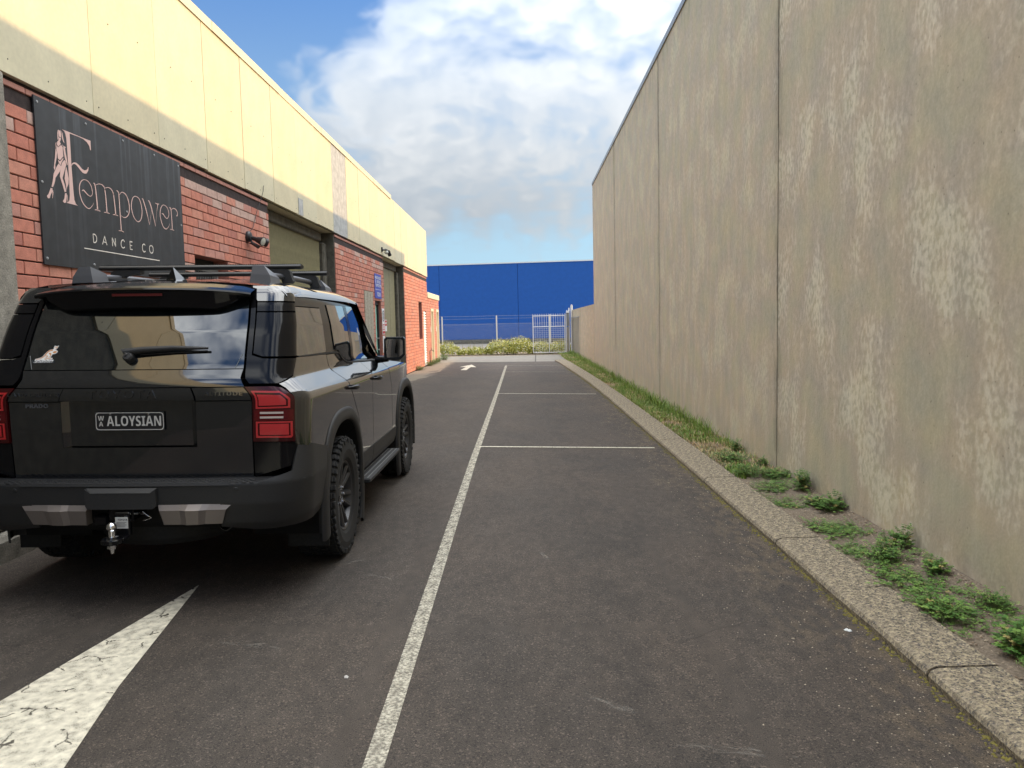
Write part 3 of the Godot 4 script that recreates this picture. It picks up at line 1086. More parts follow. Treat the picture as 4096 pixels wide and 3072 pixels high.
	var vf := MB.new()
	vf.box(Vector3(-3.86, 0.0, -30.58), Vector3(-3.85, 2.12, -29.81))
	var vent := obj("vent_door", vf, M.white_trim, t)
	for i in 21:
		var mb := MB.new()
		var y := 0.02 + i * 0.1005
		mb.face(Vector3(-3.848, y + 0.085, -29.83), Vector3(-3.848, y + 0.085, -30.56), Vector3(-3.795, y, -30.56), Vector3(-3.795, y, -29.83), Vector3(1, 0.3, 0))
		mb.face(Vector3(-3.795, y, -29.83), Vector3(-3.795, y, -30.56), Vector3(-3.848, y - 0.004, -30.56), Vector3(-3.848, y - 0.004, -29.83), Vector3.DOWN)
		obj("slat", mb, M.white_trim, vent)
	for h in [d3, d4]:
		var mb := MB.new()
		mb.box(Vector3(-3.98, -0.03, -h[1] + 0.1), Vector3(-3.94, 2.16, -h[0] - 0.1))
		var dd := obj("door", mb, M.cream_trim, t)
		mb = MB.new()
		mb.bbox(Vector3(-3.96, -0.05, -h[0] - 0.11), Vector3(FX + 0.02, 2.26, -h[0] - 0.005), 0.004)
		mb.bbox(Vector3(-3.96, -0.05, -h[1] + 0.005), Vector3(FX + 0.02, 2.26, -h[1] + 0.11), 0.004)
		mb.bbox(Vector3(-3.96, 2.15, -h[1] + 0.112), Vector3(FX + 0.018, 2.262, -h[0] - 0.112), 0.004)
		obj("frame", mb, M.cream_trim, dd)
		mb = MB.new()
		mb.box(Vector3(FX + 0.002, 1.30, -h[0] + 0.03), Vector3(FX + 0.008, 1.52, -h[0] + 0.13))
		obj("door_number", mb, M.white_trim, dd)
	# tap on its pipe
	var tp := MB.new()
	tp.tube([Vector3(FX + 0.03, 0.0, -31.25), Vector3(FX + 0.03, 0.52, -31.25), Vector3(FX + 0.05, 0.56, -31.25), Vector3(FX + 0.16, 0.56, -31.25), Vector3(FX + 0.18, 0.50, -31.25)], 0.014, 6)
	tp.tube([Vector3(FX + 0.10, 0.56, -31.25), Vector3(FX + 0.10, 0.64, -31.25)], 0.01, 6)
	tp.tube([Vector3(FX + 0.10, 0.64, -31.30), Vector3(FX + 0.10, 0.64, -31.20)], 0.01, 6)
	obj("tap", tp, M.black_metal, t)

func tall_door(t: Node3D, d0: float, d1: float, ribs: bool) -> void:
	var door := MB.new()
	var x := -4.06
	if ribs:
		var n := int((d1 - d0 - 0.3) / 0.0175)
		for i in n:
			var a := d0 + 0.02 + i * 0.0175
			var r0 := 0.016 * sin(TAU * i / 4.0)
			var r1 := 0.016 * sin(TAU * (i + 1) / 4.0)
			var nn := Vector3(0.0175, 0, (r1 - r0)).normalized()
			door.quad(Vector3(x + r0, -0.02, -a), Vector3(x + r1, -0.02, -a - 0.0175), Vector3(x + r1, 3.30, -a - 0.0175), Vector3(x + r0, 3.30, -a), nn)
		obj("corrugated_door", door, M.olive_door, t)
	else:
		door.box(Vector3(x - 0.03, -0.02, -d1 + 0.3), Vector3(x - 0.022, 3.30, -d0))
		var leaf := obj("boarded_door", door, M.olive_door, t)
		var w := (d1 - d0 - 0.34) / 7.0
		for i in 7:
			var mb := MB.new()
			var a := d0 + 0.02 + i * w
			mb.bbox(Vector3(x - 0.02, -0.02, -a - w + 0.008), Vector3(x + 0.004 * (i % 2), 3.30, -a), 0.006)
			obj("board", mb, M.olive_door, leaf)
	var hb := MB.new()
	hb.bbox(Vector3(-4.35, 3.29, -d1 + 0.28), Vector3(-4.00, 3.47, -d0), 0.02)
	obj("door_header", hb, M.dark_concrete, t)
	var sf := MB.new()
	sf.quad(Vector3(-4.39, 3.484, -d0), Vector3(FX - 0.02, 3.484, -d0), Vector3(FX - 0.02, 3.484, -d1), Vector3(-4.39, 3.484, -d1), Vector3.DOWN)
	obj("soffit", sf, M.cream_trim, t)
	var jb := MB.new()
	jb.bbox(Vector3(-4.39, -0.12, -d1 - 0.02), Vector3(FX - 0.016, 3.482, -d1 + 0.012), 0.008)
	jb.bbox(Vector3(-4.39, -0.12, -d1 + 0.013), Vector3(-3.97, 3.28, -d1 + 0.26), 0.03)
	obj("door_jamb", jb, M.dark_concrete, t)
	var nj := MB.new()
	nj.bbox(Vector3(-4.39, -0.12, -d0 - 0.01), Vector3(FX - 0.016, 3.482, -d0 + 0.03), 0.006)
	obj("door_jamb", nj, M.dark_concrete, t)

# ---------------------------------------------------------------- the black four-wheel drive
# its own axes: x to the right, y up, the nose towards -z, the origin on the ground under the rear axle.
# «zc» below counts forward from the rear axle.
const WID := [Vector2(0.36, 0.90), Vector2(0.50, 0.942), Vector2(0.60, 0.952), Vector2(1.0, 0.953), Vector2(1.17, 0.955), Vector2(1.185, 0.953), Vector2(1.198, 0.945), Vector2(1.285, 0.856), Vector2(1.30, 0.851), Vector2(1.40, 0.852), Vector2(1.60, 0.833), Vector2(1.76, 0.802), Vector2(1.80, 0.785), Vector2(1.84, 0.74)]
const TAIL := [Vector2(0.40, -0.93), Vector2(0.72, -0.960), Vector2(1.0, -0.975), Vector2(1.20, -0.975), Vector2(1.25, -0.966), Vector2(1.29, -0.950), Vector2(1.345, -0.920), Vector2(1.55, -0.820), Vector2(1.72, -0.725), Vector2(1.80, -0.675), Vector2(1.86, -0.62)]
const CORNER := [Vector2(0.4, 0.15), Vector2(1.25, 0.14), Vector2(1.41, 0.15), Vector2(1.60, 0.14), Vector2(1.76, 0.125), Vector2(1.84, 0.10)]
const BW := [Vector2(0.40, 0.90), Vector2(0.55, 0.950), Vector2(0.75, 0.968), Vector2(0.95, 0.955)]
const BT := [Vector2(0.40, -0.96), Vector2(0.52, -1.040), Vector2(0.63, -1.070), Vector2(0.745, -1.075), Vector2(0.76, -1.065), Vector2(0.95, -0.975)]
const BC := [Vector2(0.40, 0.24), Vector2(0.75, 0.24), Vector2(0.95, 0.16)]

# body skin: p runs from the middle of the tail (0) round the corner (0.8 to 1.0) and along the side (zc = p - 1.82)
func skin(p: float, y: float, bumper := false) -> Vector3:
	var s := signf(p) if p != 0.0 else 1.0
	var q := absf(p)
	var w := lut(BW if bumper else WID, y)
	var r := lut(BC if bumper else CORNER, y)
	var t := lut(BT if bumper else TAIL, y)
	var crown := 0.03
	if q <= 0.8:
		var x := q / 0.8 * (w - r)
		return Vector3(s * x, y, -(t + crown * (q / 0.8) * (q / 0.8)))
	if q <= 1.0:
		var a := (q - 0.8) / 0.2 * PI * 0.5
		return Vector3(s * (w - r + r * sin(a)), y, -(t + crown + r * (1.0 - cos(a))))
	var z0 := t + crown + r
	if q <= 1.37:
		return Vector3(s * w, y, -lerpf(z0, -0.45, (q - 1.0) / 0.37))
	var zc := q - 1.82
	# the nose narrows a little
	var nose := 0.05 * sstep(2.4, 3.7, zc) + 0.5 * pow(maxf(0.0, (zc - 3.1) / 0.5), 3.0) * 0.25
	var taper := 0.019 * pow(maxf(0.0, zc - 0.1), 2.0) * sstep(1.27, 1.36, y)
	return Vector3(s * (w - nose - taper), y, -zc)

func skin_n(p: float, y: float, bumper: bool) -> Vector3:
	var e := 0.006
	var u := skin(p + e, y, bumper) - skin(p - e, y, bumper)
	var v := skin(p, y + e, bumper) - skin(p, y - e, bumper)
	var nn := u.cross(v).normalized()
	var c := skin(p, y, bumper)
	if nn.dot(Vector3(c.x, 0, c.z - 1.0 if c.z > 0.2 else 0.0) + Vector3(c.x, 0, 2.0 if absf(p) < 0.9 else 0.0)) < 0.0:
		nn = -nn
	return nn

# a pressed panel: outline in (p, y), tessellated over the skin, with edges turned in
func panel(called: String, poly: PackedVector2Array, m: Material, parent: Node, off := 0.0, minus := [], thick := 0.012, bumper := false, step := Vector2(0.045, 0.03)) -> MeshInstance3D:
	var mb := MB.new()
	var lo := Vector2(1e9, 1e9)
	var hi := -lo
	for q in poly:
		lo = lo.min(q); hi = hi.max(q)
	if Geometry2D.is_polygon_clockwise(poly):
		poly.reverse()
	var cache := {}
	var vert := func(q: Vector2) -> Array:
		var key := Vector2i(roundi(q.x * 8000.0), roundi(q.y * 8000.0))
		if not cache.has(key):
			var nn := skin_n(q.x, q.y, bumper)
			cache[key] = [skin(q.x, q.y, bumper) + nn * off, nn]
		return cache[key]
	var nx := maxi(1, ceili((hi.x - lo.x) / step.x))
	var ny := maxi(1, ceili((hi.y - lo.y) / step.y))
	var dx := (hi.x - lo.x) / nx
	var dy := (hi.y - lo.y) / ny
	for i in nx:
		for j in ny:
			var a := lo + Vector2(i * dx, j * dy)
			var cell := PackedVector2Array([a, a + Vector2(dx, 0), a + Vector2(dx, dy), a + Vector2(0, dy)])
			var parts := Geometry2D.intersect_polygons(cell, poly)
			for h in minus:
				var nxt := []
				for q in parts:
					for c in Geometry2D.clip_polygons(q, h):
						if not Geometry2D.is_polygon_clockwise(c):
							nxt.append(c)
				parts.assign(nxt)
			for q in parts:
				var ix := Geometry2D.triangulate_polygon(q)
				for k in range(0, ix.size(), 3):
					var A = vert.call(q[ix[k]]); var B = vert.call(q[ix[k + 1]]); var C = vert.call(q[ix[k + 2]])
					mb.tri(A[0], B[0], C[0], A[1], B[1], C[1])
	# turned edges
	for loop in [poly] + minus:
		for i in loop.size():
			var a: Vector2 = loop[i]
			var b: Vector2 = loop[(i + 1) % loop.size()]
			var n := maxi(1, ceili((b - a).length() / 0.04))
			for k in n:
				var q0 := a.lerp(b, float(k) / n)
				var q1 := a.lerp(b, float(k + 1) / n)
				if loop != poly and not Geometry2D.is_point_in_polygon((q0 + q1) * 0.5, poly):
					continue
				var A = vert.call(q0); var B = vert.call(q1)
				var nn: Vector3 = (B[0] - A[0]).cross(A[1]).normalized()
				mb.quad(A[0], B[0], B[0] - B[1] * thick, A[0] - A[1] * thick, nn)
	return obj(called, mb, m, parent)

func rect(x0: float, x1: float, y0: float, y1: float) -> PackedVector2Array:
	return PackedVector2Array([Vector2(x0, y0), Vector2(x1, y0), Vector2(x1, y1), Vector2(x0, y1)])

func vp(a: Array, s := 1.0, shift := 0.0) -> PackedVector2Array:
	var r := PackedVector2Array()
	for i in range(0, a.size(), 2):
		r.append(Vector2((a[i] + shift) * s, a[i + 1]))
	return r

func arch_poly(zc: float, grow: float, s: float) -> PackedVector2Array:
	var r := PackedVector2Array()
	for i in 41:
		var a := lerpf(-0.6, PI + 0.6, i / 40.0)
		var q := arch_at(a, grow)
		r.append(Vector2((zc + q.x + 1.82) * s, q.y))
	return r

# the squarish wheel-arch outline round the axle
func arch_at(a: float, grow: float) -> Vector2:
	var c := cos(a)
	var s := sin(a)
	var k := 1.0 / pow(pow(absf(c), 2.6) + pow(absf(s), 2.6), 1.0 / 2.6)
	return Vector2(c * k * (0.505 + grow), 0.42 + s * k * (0.512 + grow))

func vehicle() -> void:
	var t := thing("parked_car", "black four-wheel-drive wagon with roof bars and tow ball parked on the left", "car", Vector3(-2.245, 0.0105, -5.27))
	t.rotation = Vector3(0, 0.003, -0.013)
	t.scale = Vector3(1.035, 1, 1)
	var paint := mat("car_paint", lin(0.008, 0.009, 0.011), 0.07)
	paint.clearcoat_enabled = true
	paint.clearcoat = 1.0
	paint.clearcoat_roughness = 0.02
	paint.metallic_specular = 0.66
	var gloss := mat("car_gloss", lin(0.006, 0.006, 0.007), 0.10)
	gloss.metallic_specular = 0.36
	var glass := mat("car_glass", lin(0.006, 0.008, 0.009), 0.02)
	glass.metallic_specular = 0.72
	glass.clearcoat_enabled = true
	glass.clearcoat = 1.0
	glass.clearcoat_roughness = 0.0
	var plastic := grain("car_plastic", lin(0.027, 0.0275, 0.029), 0.15, 0.3, 0.55, 121)
	var dark := mat("car_dark", lin(0.004, 0.004, 0.004), 0.9)
	var rubber := grain("car_rubber", lin(0.022, 0.022, 0.022), 0.3, 0.5, 0.8, 121)
	var bronze := mat("car_skid", lin(0.20, 0.175, 0.16), 0.42, 0.35)
	var chrome := mat("car_chrome", lin(0.75, 0.76, 0.78), 0.12, 1.0)
	var satin := mat("car_satin", lin(0.13, 0.135, 0.15), 0.38, 0.4)
	var mb := MB.new()
	# dark insides that close the gaps
	mb.box(Vector3(-0.58, 0.42, -3.3), Vector3(0.58, 1.28, 0.86))
	mb.box(Vector3(-0.88, 0.46, -2.2), Vector3(0.88, 1.22, -0.64))
	mb.box(Vector3(-0.74, 0.50, 0.62), Vector3(0.74, 1.2, 0.86))
	mb.box(Vector3(-0.84, 0.95, -3.2), Vector3(0.84, 1.22, 0.78))
	mb.box(Vector3(-0.77, 1.22, -1.65), Vector3(0.77, 1.40, 0.74))
	mb.box(Vector3(-0.74, 1.40, -1.38), Vector3(0.74, 1.62, 0.62))
	mb.box(Vector3(-0.68, 1.62, -1.2), Vector3(0.70, 1.79, 0.56))
	obj("inner_shell", mb, dark, t)
	for s in [-1.0, 1.0]:
		side(t, s, paint, gloss, glass, plastic, dark, rubber)
	tailgate(t, paint, gloss, glass, plastic, chrome)
	bumper(t, plastic, bronze, dark, chrome, gloss)
	roof(t, paint, gloss, plastic, satin)
	front(t, paint, gloss, glass, plastic)
	hitch(t, gloss, chrome, dark, satin)
	# wheels
	var w0 := wheel(t, rubber, gloss, chrome)
	w0.position = Vector3(0.835, 0.410, 0)
	for q in [[Vector3(0.835, 0.410, -2.85), 0.0, 0.5], [Vector3(-0.835, 0.410, 0), PI, 0.9], [Vector3(-0.835, 0.410, -2.85), PI, 0.2]]:
		var w: Node3D = w0.duplicate()
		w.name = numbered("wheel", t)
		t.add_child(w, true)
		w.transform = Transform3D(Basis(Vector3.UP, q[1]) * Basis(Vector3.RIGHT, q[2]), q[0])

func side(t: Node3D, s: float, paint: Material, gloss: Material, glass: Material, plastic: Material, dark: Material, rubber: Material) -> void:
	var A := 1.82
	var arch_r := arch_poly(0.0, 0.085, s)
	var arch_f := arch_poly(2.85, 0.085, s)
	# corner pillar between the back window and the side, and its trim
	panel("corner_pillar", vp([0.705, 1.262, 0.86, 1.262, 0.98, 1.30, 0.995, 1.395, 0.80, 1.400, 0.735, 1.42, 0.735, 1.775, 0.705, 1.775], s), gloss, t, 0.0)
	panel("pillar_trim", vp([0.745, 1.43, 0.80, 1.412, 0.998, 1.408, 0.998, 1.665, 0.745, 1.665], s), gloss, t, 0.001)
	panel("pillar_trim", vp([0.745, 1.673, 0.998, 1.673, 0.998, 1.725, 0.745, 1.725], s), gloss, t, 0.001)
	panel("roof_corner", vp([0.71, 1.782, 0.745, 1.733, 1.004, 1.733, 1.02, 1.775, 1.08, 1.782, 1.45, 1.788, 1.45, 1.825, 0.72, 1.825], s), paint, t, 0.002)
	# quarter panel
	panel("quarter_panel", vp([0.875, 0.92, 0.875, 1.235, 0.862, 1.258, 0.985, 1.293, 1.000, 1.398, 1.80, 1.388, 1.83, 1.345, 1.93, 1.235, 2.13, 1.085, 2.32, 0.90, 2.32, 0.84, 1.42, 0.80, 1.42, 0.82, 0.89, 0.90], s), paint, t, 0.0, [arch_r])
	panel("quarter_window", vp([1.006, 1.412, 1.04, 1.406, 1.80, 1.404, 1.815, 1.42, 1.815, 1.700, 1.006, 1.700], s), glass, t, -0.001)
	panel("window_band", vp([1.006, 1.706, 1.815, 1.706, 1.815, 1.764, 1.14, 1.764, 1.06, 1.755, 1.02, 1.735], s), gloss, t, 0.0)
	# doors
	panel("rear_door", vp([1.81, 1.384, 1.838, 1.345, 1.938, 1.240, 2.138, 1.090, 2.328, 0.905, 2.40, 0.70, 2.43, 0.605, 2.885, 0.605, 2.885, 1.282, 2.45, 1.295, 2.30, 1.325, 2.16, 1.378, 2.08, 1.384], s), paint, t, 0.0, [arch_r])
	panel("front_door", vp([2.893, 0.605, 3.83, 0.605, 3.83, 1.0, 3.62, 1.252, 3.50, 1.262, 2.893, 1.280], s), paint, t)
	panel("door_cladding", vp([2.43, 0.45, 2.885, 0.45, 2.885, 0.598, 2.43, 0.598], s), plastic, t, 0.003)
	panel("door_cladding", vp([2.893, 0.45, 4.05, 0.45, 4.05, 0.598, 2.893, 0.598], s), plastic, t, 0.003)
	panel("front_fender", vp([3.84, 0.60, 3.84, 1.003, 3.63, 1.258, 3.72, 1.262, 4.2, 1.225, 5.1, 1.155, 5.28, 1.05, 5.30, 0.70, 5.0, 0.6], s), paint, t, 0.0, [arch_f])
	# window frames and panes
	panel("window_frame", vp([1.822, 1.393, 2.08, 1.393, 2.165, 1.386, 2.305, 1.333, 2.455, 1.303, 3.50, 1.270, 3.62, 1.262, 3.30, 1.66, 3.20, 1.735, 3.05, 1.764, 1.822, 1.764], s), gloss, t, -0.004)
	panel("pane", vp([2.06, 1.415, 2.17, 1.405, 2.31, 1.350, 2.46, 1.322, 2.60, 1.318, 2.55, 1.730, 2.02, 1.730], s), glass, t, 0.002, [], 0.004)
	panel("pane", vp([2.71, 1.316, 3.57, 1.284, 3.31, 1.635, 3.22, 1.710, 3.04, 1.733, 2.67, 1.733], s), glass, t, 0.002, [], 0.004)
	panel("pillar_cover", vp([2.555, 1.732, 2.607, 1.315, 2.702, 1.312, 2.662, 1.732], s), gloss, t, 0.003, [], 0.004)
	panel("sill_strip", vp([1.05, 1.400, 1.80, 1.391, 2.08, 1.388, 2.165, 1.382, 2.305, 1.328, 2.455, 1.298, 3.50, 1.266, 3.50, 1.276, 2.455, 1.308, 2.305, 1.339, 2.165, 1.392, 2.08, 1.398, 1.80, 1.402, 1.05, 1.407], s), plastic, t, 0.006, [], 0.006)
	# wheel-arch flares with their dark liners
	for zc in [0.0, 2.85]:
		var mb := MB.new()
		var liner := MB.new()
		var prof := [[0.092, 0.940], [0.088, 0.958], [0.070, 0.968], [0.030, 0.973], [0.006, 0.970], [0.0, 0.955], [0.0, 0.90]]
		var n := 44
		for i in n:
			var a0 := lerpf(-0.55 if zc == 0.0 else -0.30, PI + (0.28 if zc == 0.0 else 0.55), float(i) / n)
			var a1 := lerpf(-0.55 if zc == 0.0 else -0.30, PI + (0.28 if zc == 0.0 else 0.55), float(i + 1) / n)
			var P := func(a: float, k: int) -> Vector3:
				var q := arch_at(a, prof[k][0])
				var xx: float = prof[k][1]
				return Vector3(s * xx, q.y, -(zc + q.x))
			var N := func(a: float, k: int) -> Vector3:
				var k0 := maxi(k - 1, 0)
				var k1 := mini(k + 1, prof.size() - 1)
				var d: Vector3 = P.call(a, k1) - P.call(a, k0)
				var e: Vector3 = P.call(a + 0.02, k) - P.call(a - 0.02, k)
				var nn := d.cross(e).normalized()
				var o := Vector3(s, 0.0, 0.0) if k < 5 else Vector3(0, -sin(a), cos(a))
				return nn if nn.dot(o) > 0.0 else -nn
			for k in prof.size() - 1:
				mb.tri(P.call(a0, k), P.call(a1, k), P.call(a1, k + 1), N.call(a0, k), N.call(a1, k), N.call(a1, k + 1))
				mb.tri(P.call(a0, k), P.call(a1, k + 1), P.call(a0, k + 1), N.call(a0, k), N.call(a1, k + 1), N.call(a0, k + 1))
			var q0 := arch_at(a0, -0.002)
			var q1 := arch_at(a1, -0.002)
			liner.face(Vector3(s * 0.95, q0.y, -(zc + q0.x)), Vector3(s * 0.95, q1.y, -(zc + q1.x)), Vector3(s * 0.5, q1.y, -(zc + q1.x)), Vector3(s * 0.5, q0.y, -(zc + q0.x)), Vector3(0, 0.4 - q0.y, q0.x))
		var f := obj("arch_flare", mb, plastic, t)
		obj("liner", liner, dark, f)
		if zc == 0.0:
			mb = MB.new()
			mb.bbox(Vector3(minf(s * 0.70, s * 0.955), 0.19, 0.475), Vector3(maxf(s * 0.70, s * 0.955), 0.60, 0.483), 0.003)
			obj("mud_flap", mb, rubber, t)
		else:
			mb = MB.new()
			mb.bbox(Vector3(minf(s * 0.74, s * 0.955), 0.24, -2.30), Vector3(maxf(s * 0.74, s * 0.955), 0.62, -2.292), 0.003)
			obj("mud_flap", mb, rubber, t)
	# side step with rows of grip studs
	var mb := MB.new()
	var x0 := minf(s * 0.83, s * 1.015)
	var x1 := maxf(s * 0.83, s * 1.015)
	mb.bbox(Vector3(x0, 0.375, -2.02), Vector3(x1, 0.412, -0.56), 0.008)
	var st := obj("side_step", mb, plastic, t)
	mb = MB.new()
	for i in 46:
		for j in 4:
			mb.lathe(Vector3(s * (0.875 + 0.038 * j), 0.412, -0.60 - 0.0305 * i), Vector3.UP, [Vector2(0.0062, 0), Vector2(0.0056, 0.003), Vector2(0, 0.0035)], 6)
	stuff(obj("grip_studs", mb, M.galvanised, st))
	# door handles
	for z in [0.16, 1.10]:
		mb = MB.new()
		var pts := []
		for i in 9:
			var u := i / 8.0
			pts.append(Vector3(s * (0.948 + 0.042 * sqrt(maxf(sin(PI * u), 0.0))), 1.140, -(z + 0.025 + 0.20 * u)))
		mb.tube(pts, [0.010, 0.014, 0.017, 0.018, 0.018, 0.018, 0.017, 0.014, 0.010], 10)
		var hd := obj("door_handle", mb, gloss, t)
		mb = MB.new()
		var cup := []
		for i in 16:
			cup.append(Vector2(z + 0.125 + 0.055 * cos(TAU * i / 16), 1.140 + 0.05 * sin(TAU * i / 16)))
		for i in 16:
			var a: Vector2 = cup[i]; var b: Vector2 = cup[(i + 1) % 16]
			mb.tri(Vector3(s * 0.938, 1.14, -(z + 0.125)), Vector3(s * 0.9475, a.y, -a.x), Vector3(s * 0.9475, b.y, -b.x), Vector3(s, 0, 0), Vector3(s, 0, 0), Vector3(s, 0, 0))
		obj("cup", mb, dark, hd)
	# door mirror
	mb = MB.new()
	var ring := []
	for k in 5:
		var zz: float = [1.545, 1.550, 1.60, 1.66, 1.70][k]
		var g: float = [0.94, 1.0, 1.0, 0.86, 0.5][k]
		var row := []
		for c in [Vector2(-0.085, -0.100), Vector2(0.045, -0.100), Vector2(0.088, -0.055), Vector2(0.088, 0.085), Vector2(0.070, 0.105), Vector2(-0.07, 0.105), Vector2(-0.090, 0.085), Vector2(-0.095, -0.085)]:
			row.append(Vector3(s * (1.060 + c.x * g), 1.375 + c.y * g, -zz))
		ring.append(row)
	for k in 4:
		for i in 8:
			var j := (i + 1) % 8
			var mid: Vector3 = ring[k][i] - Vector3(s * 1.06, 1.375, ring[k][i].z)
			mb.face(ring[k][i], ring[k][j], ring[k + 1][j], ring[k + 1][i], mid + Vector3(0, 0, -0.02 * k))
	for i in range(1, 7):
		mb.tri(ring[0][0], ring[0][i], ring[0][i + 1], Vector3.BACK, Vector3.BACK, Vector3.BACK)
		mb.tri(ring[4][0], ring[4][i], ring[4][i + 1], Vector3.FORWARD, Vector3.FORWARD, Vector3.FORWARD)
	mb.tube([Vector3(s * 0.88, 1.275, -1.64), Vector3(s * 0.99, 1.285, -1.63)], [0.035, 0.028], 8)
	var mr := obj("door_mirror", mb, gloss, t)
	mb = MB.new()
	var face := []
	for c in [Vector2(-0.065, -0.078), Vector2(0.038, -0.078), Vector2(0.072, -0.045), Vector2(0.072, 0.07), Vector2(0.055, 0.085), Vector2(-0.055, 0.085), Vector2(-0.072, 0.07)]:
		face.append(Vector3(s * (1.058 + c.x), 1.375 + c.y, -1.538 + 0.02 * c.y - 0.05 * c.x))
	for i in range(1, 6):
		var fn := Vector3(0.05 * s, -0.14, 1.0).normalized()
		mb.tri(face[0], face[i], face[i + 1], fn, fn, fn)
	obj("mirror_glass", mb, mat("mirror", lin(0.62, 0.63, 0.64), 0.03, 1.0), mr)

func on_tail(p: float, y: float, off: float, bumper := false) -> Transform3D:
	var nn := skin_n(p, y, bumper)
	var up := (Vector3.UP - nn * nn.y).normalized()
	return Transform3D(Basis(up.cross(nn), up, nn), skin(p, y, bumper) + nn * off)

func tailgate(t: Node3D, paint: Material, gloss: Material, glass: Material, plastic: Material, chrome: Material) -> void:
	# lower door: two wings, the handle band, a set-back number-plate field
	panel("tailgate", vp([-0.655, 0.725, 0.655, 0.725, 0.655, 1.165, 0.36, 1.165, 0.36, 0.905, -0.37, 0.905, -0.37, 1.165, -0.655, 1.165]), paint, t, 0.0)
	var lower := panel("plate_field", vp([-0.366, 0.910, 0.356, 0.910, 0.356, 1.168, -0.366, 1.168]), paint, t, -0.030, [], 0.01)
	lower.set_meta("label", "set-back field round the number plate")
	panel("handle_band", vp([-0.366, 1.173, 0.356, 1.173, 0.356, 1.240, -0.366, 1.240]), paint, t, 0.014, [], 0.05)
	panel("upper_wing", vp([-0.655, 1.171, -0.374, 1.171, -0.374, 1.240, -0.655, 1.240]), paint, t, 0.008, [], 0.03)
	panel("upper_wing", vp([0.364, 1.171, 0.655, 1.171, 0.655, 1.240, 0.364, 1.240]), paint, t, 0.008, [], 0.03)
	panel("window_ledge", vp([-0.662, 1.246, 0.662, 1.246, 0.690, 1.340, -0.690, 1.340]), paint, t, 0.003)
	# set-back field's side cheeks
	var ck := MB.new()
	for s in [-0.368, 0.358]:
		var sg := signf(s)
		for i in 6:
			var y0 := 0.907 + 0.0435 * i
			var y1 := y0 + 0.0435
			ck.face(skin(s, y0), skin(s, y1), skin(s - sg * 0.03, y1) + Vector3(0, 0, -0.030), skin(s - sg * 0.03, y0) + Vector3(0, 0, -0.030), Vector3(-sg, 0, 0.5))
	obj("field_cheek", ck, paint, t)
	panel("back_window", vp([-0.690, 1.346, 0.690, 1.346, 0.690, 1.772, -0.690, 1.772]), glass, t, 0.0)
	for s in [-1.0, 1.0]:
		var lines := MB.new()
		var pts := []
		for q in [Vector2(0.640, 1.349), Vector2(0.677, 1.425)]:
			var tr := on_tail(q.x * s, q.y, 0.001)
			pts.append(tr.origin)
		lines.tube(pts, 0.0016, 4, false)
		obj("window_seam", lines, M.grey_metal, t)
	# number plate
	var pf := on_tail(-0.005, 1.055, -0.022)
	var pl := Node3D.new()
	pl.name = "number_plate"
	t.add_child(pl)
	pl.transform = pf
	var mb := MB.new()
	mb.bbox(Vector3(-0.19, -0.053, 0), Vector3(0.19, 0.053, 0.004), 0.002)
	var black := mat("plate_black", lin(0.016, 0.016, 0.018), 0.35)
	var pale := mat("plate_pale", lin(0.62, 0.61, 0.58), 0.4)
	obj("plate", mb, black, pl)
	mb = MB.new()
	var fr := []
	for c in [Vector2(1, 1), Vector2(-1, 1), Vector2(-1, -1), Vector2(1, -1)]:
		for k in 4:
			var a := (atan2(c.y, c.x) - PI / 4) + PI / 6.0 * k
			fr.append(Vector2(c.x * 0.171, c.y * 0.034) + Vector2(cos(a), sin(a)) * 0.016)
	for i in fr.size():
		var a: Vector2 = fr[i]; var b: Vector2 = fr[(i + 1) % fr.size()]
		var ca := a.normalized() * 0.0
		var ai := Vector2(a.x - signf(a.x) * 0.004, a.y - signf(a.y) * 0.004)
		var bi := Vector2(b.x - signf(b.x) * 0.004, b.y - signf(b.y) * 0.004)
		mb.face(Vector3(a.x, a.y, 0.0052), Vector3(b.x, b.y, 0.0052), Vector3(bi.x, bi.y, 0.0052), Vector3(ai.x, ai.y, 0.0052), Vector3.BACK)
	obj("border", mb, pale, pl)
	text("lettering", "ALOYSIAN", 0.056, Vector3(0.026, 0.0, 0.0055), pale, pl, 700, 0.80)
	text("lettering", "W", 0.026, Vector3(-0.157, 0.017, 0.0055), pale, pl, 700)
	text("lettering", "A", 0.026, Vector3(-0.158, -0.016, 0.0055), pale, pl, 700)
	mb = MB.new()
	for x in [-0.105, 0.105]:
		mb.lathe(Vector3(x, 0.042, 0.004), Vector3.BACK, [Vector2(0.006, 0), Vector2(0.005, 0.003), Vector2(0, 0.004)], 10)
	obj("bolts", mb, chrome, pl)
	# raised badges
	for q in [["TOYOTA", 0.046, -0.03, 1.206, 0.0145, paint, 1.55], ["LAND CRUISER", 0.020, -0.525, 1.206, 0.0085, paint, 1.5], ["ALTITUDE", 0.022, 0.52, 1.206, 0.0085, paint, 1.5], ["PRADO", 0.022, -0.50, 1.145, 0.001, M.car_satin, 1.3]]:
		var tr := on_tail(q[2], q[3], q[4])
		var tm := text_mesh(q[0], q[1], 700)
		tm.depth = 0.006
		put("badge", tm, q[5], t, tr * Transform3D(Basis().scaled(Vector3(q[6], 1, 1)), Vector3.ZERO))
	# tail lights
	var house := mat("lamp_housing", lin(0.045, 0.003, 0.004), 0.12)
	var red := mat("lamp_red", lin(0.50, 0.010, 0.014), 0.15)
	red.clearcoat_enabled = true
	var deep := mat("lamp_deep", lin(0.10, 0.004, 0.006), 0.15)
	var clear := mat("lamp_clear", lin(0.58, 0.48, 0.44), 0.2)
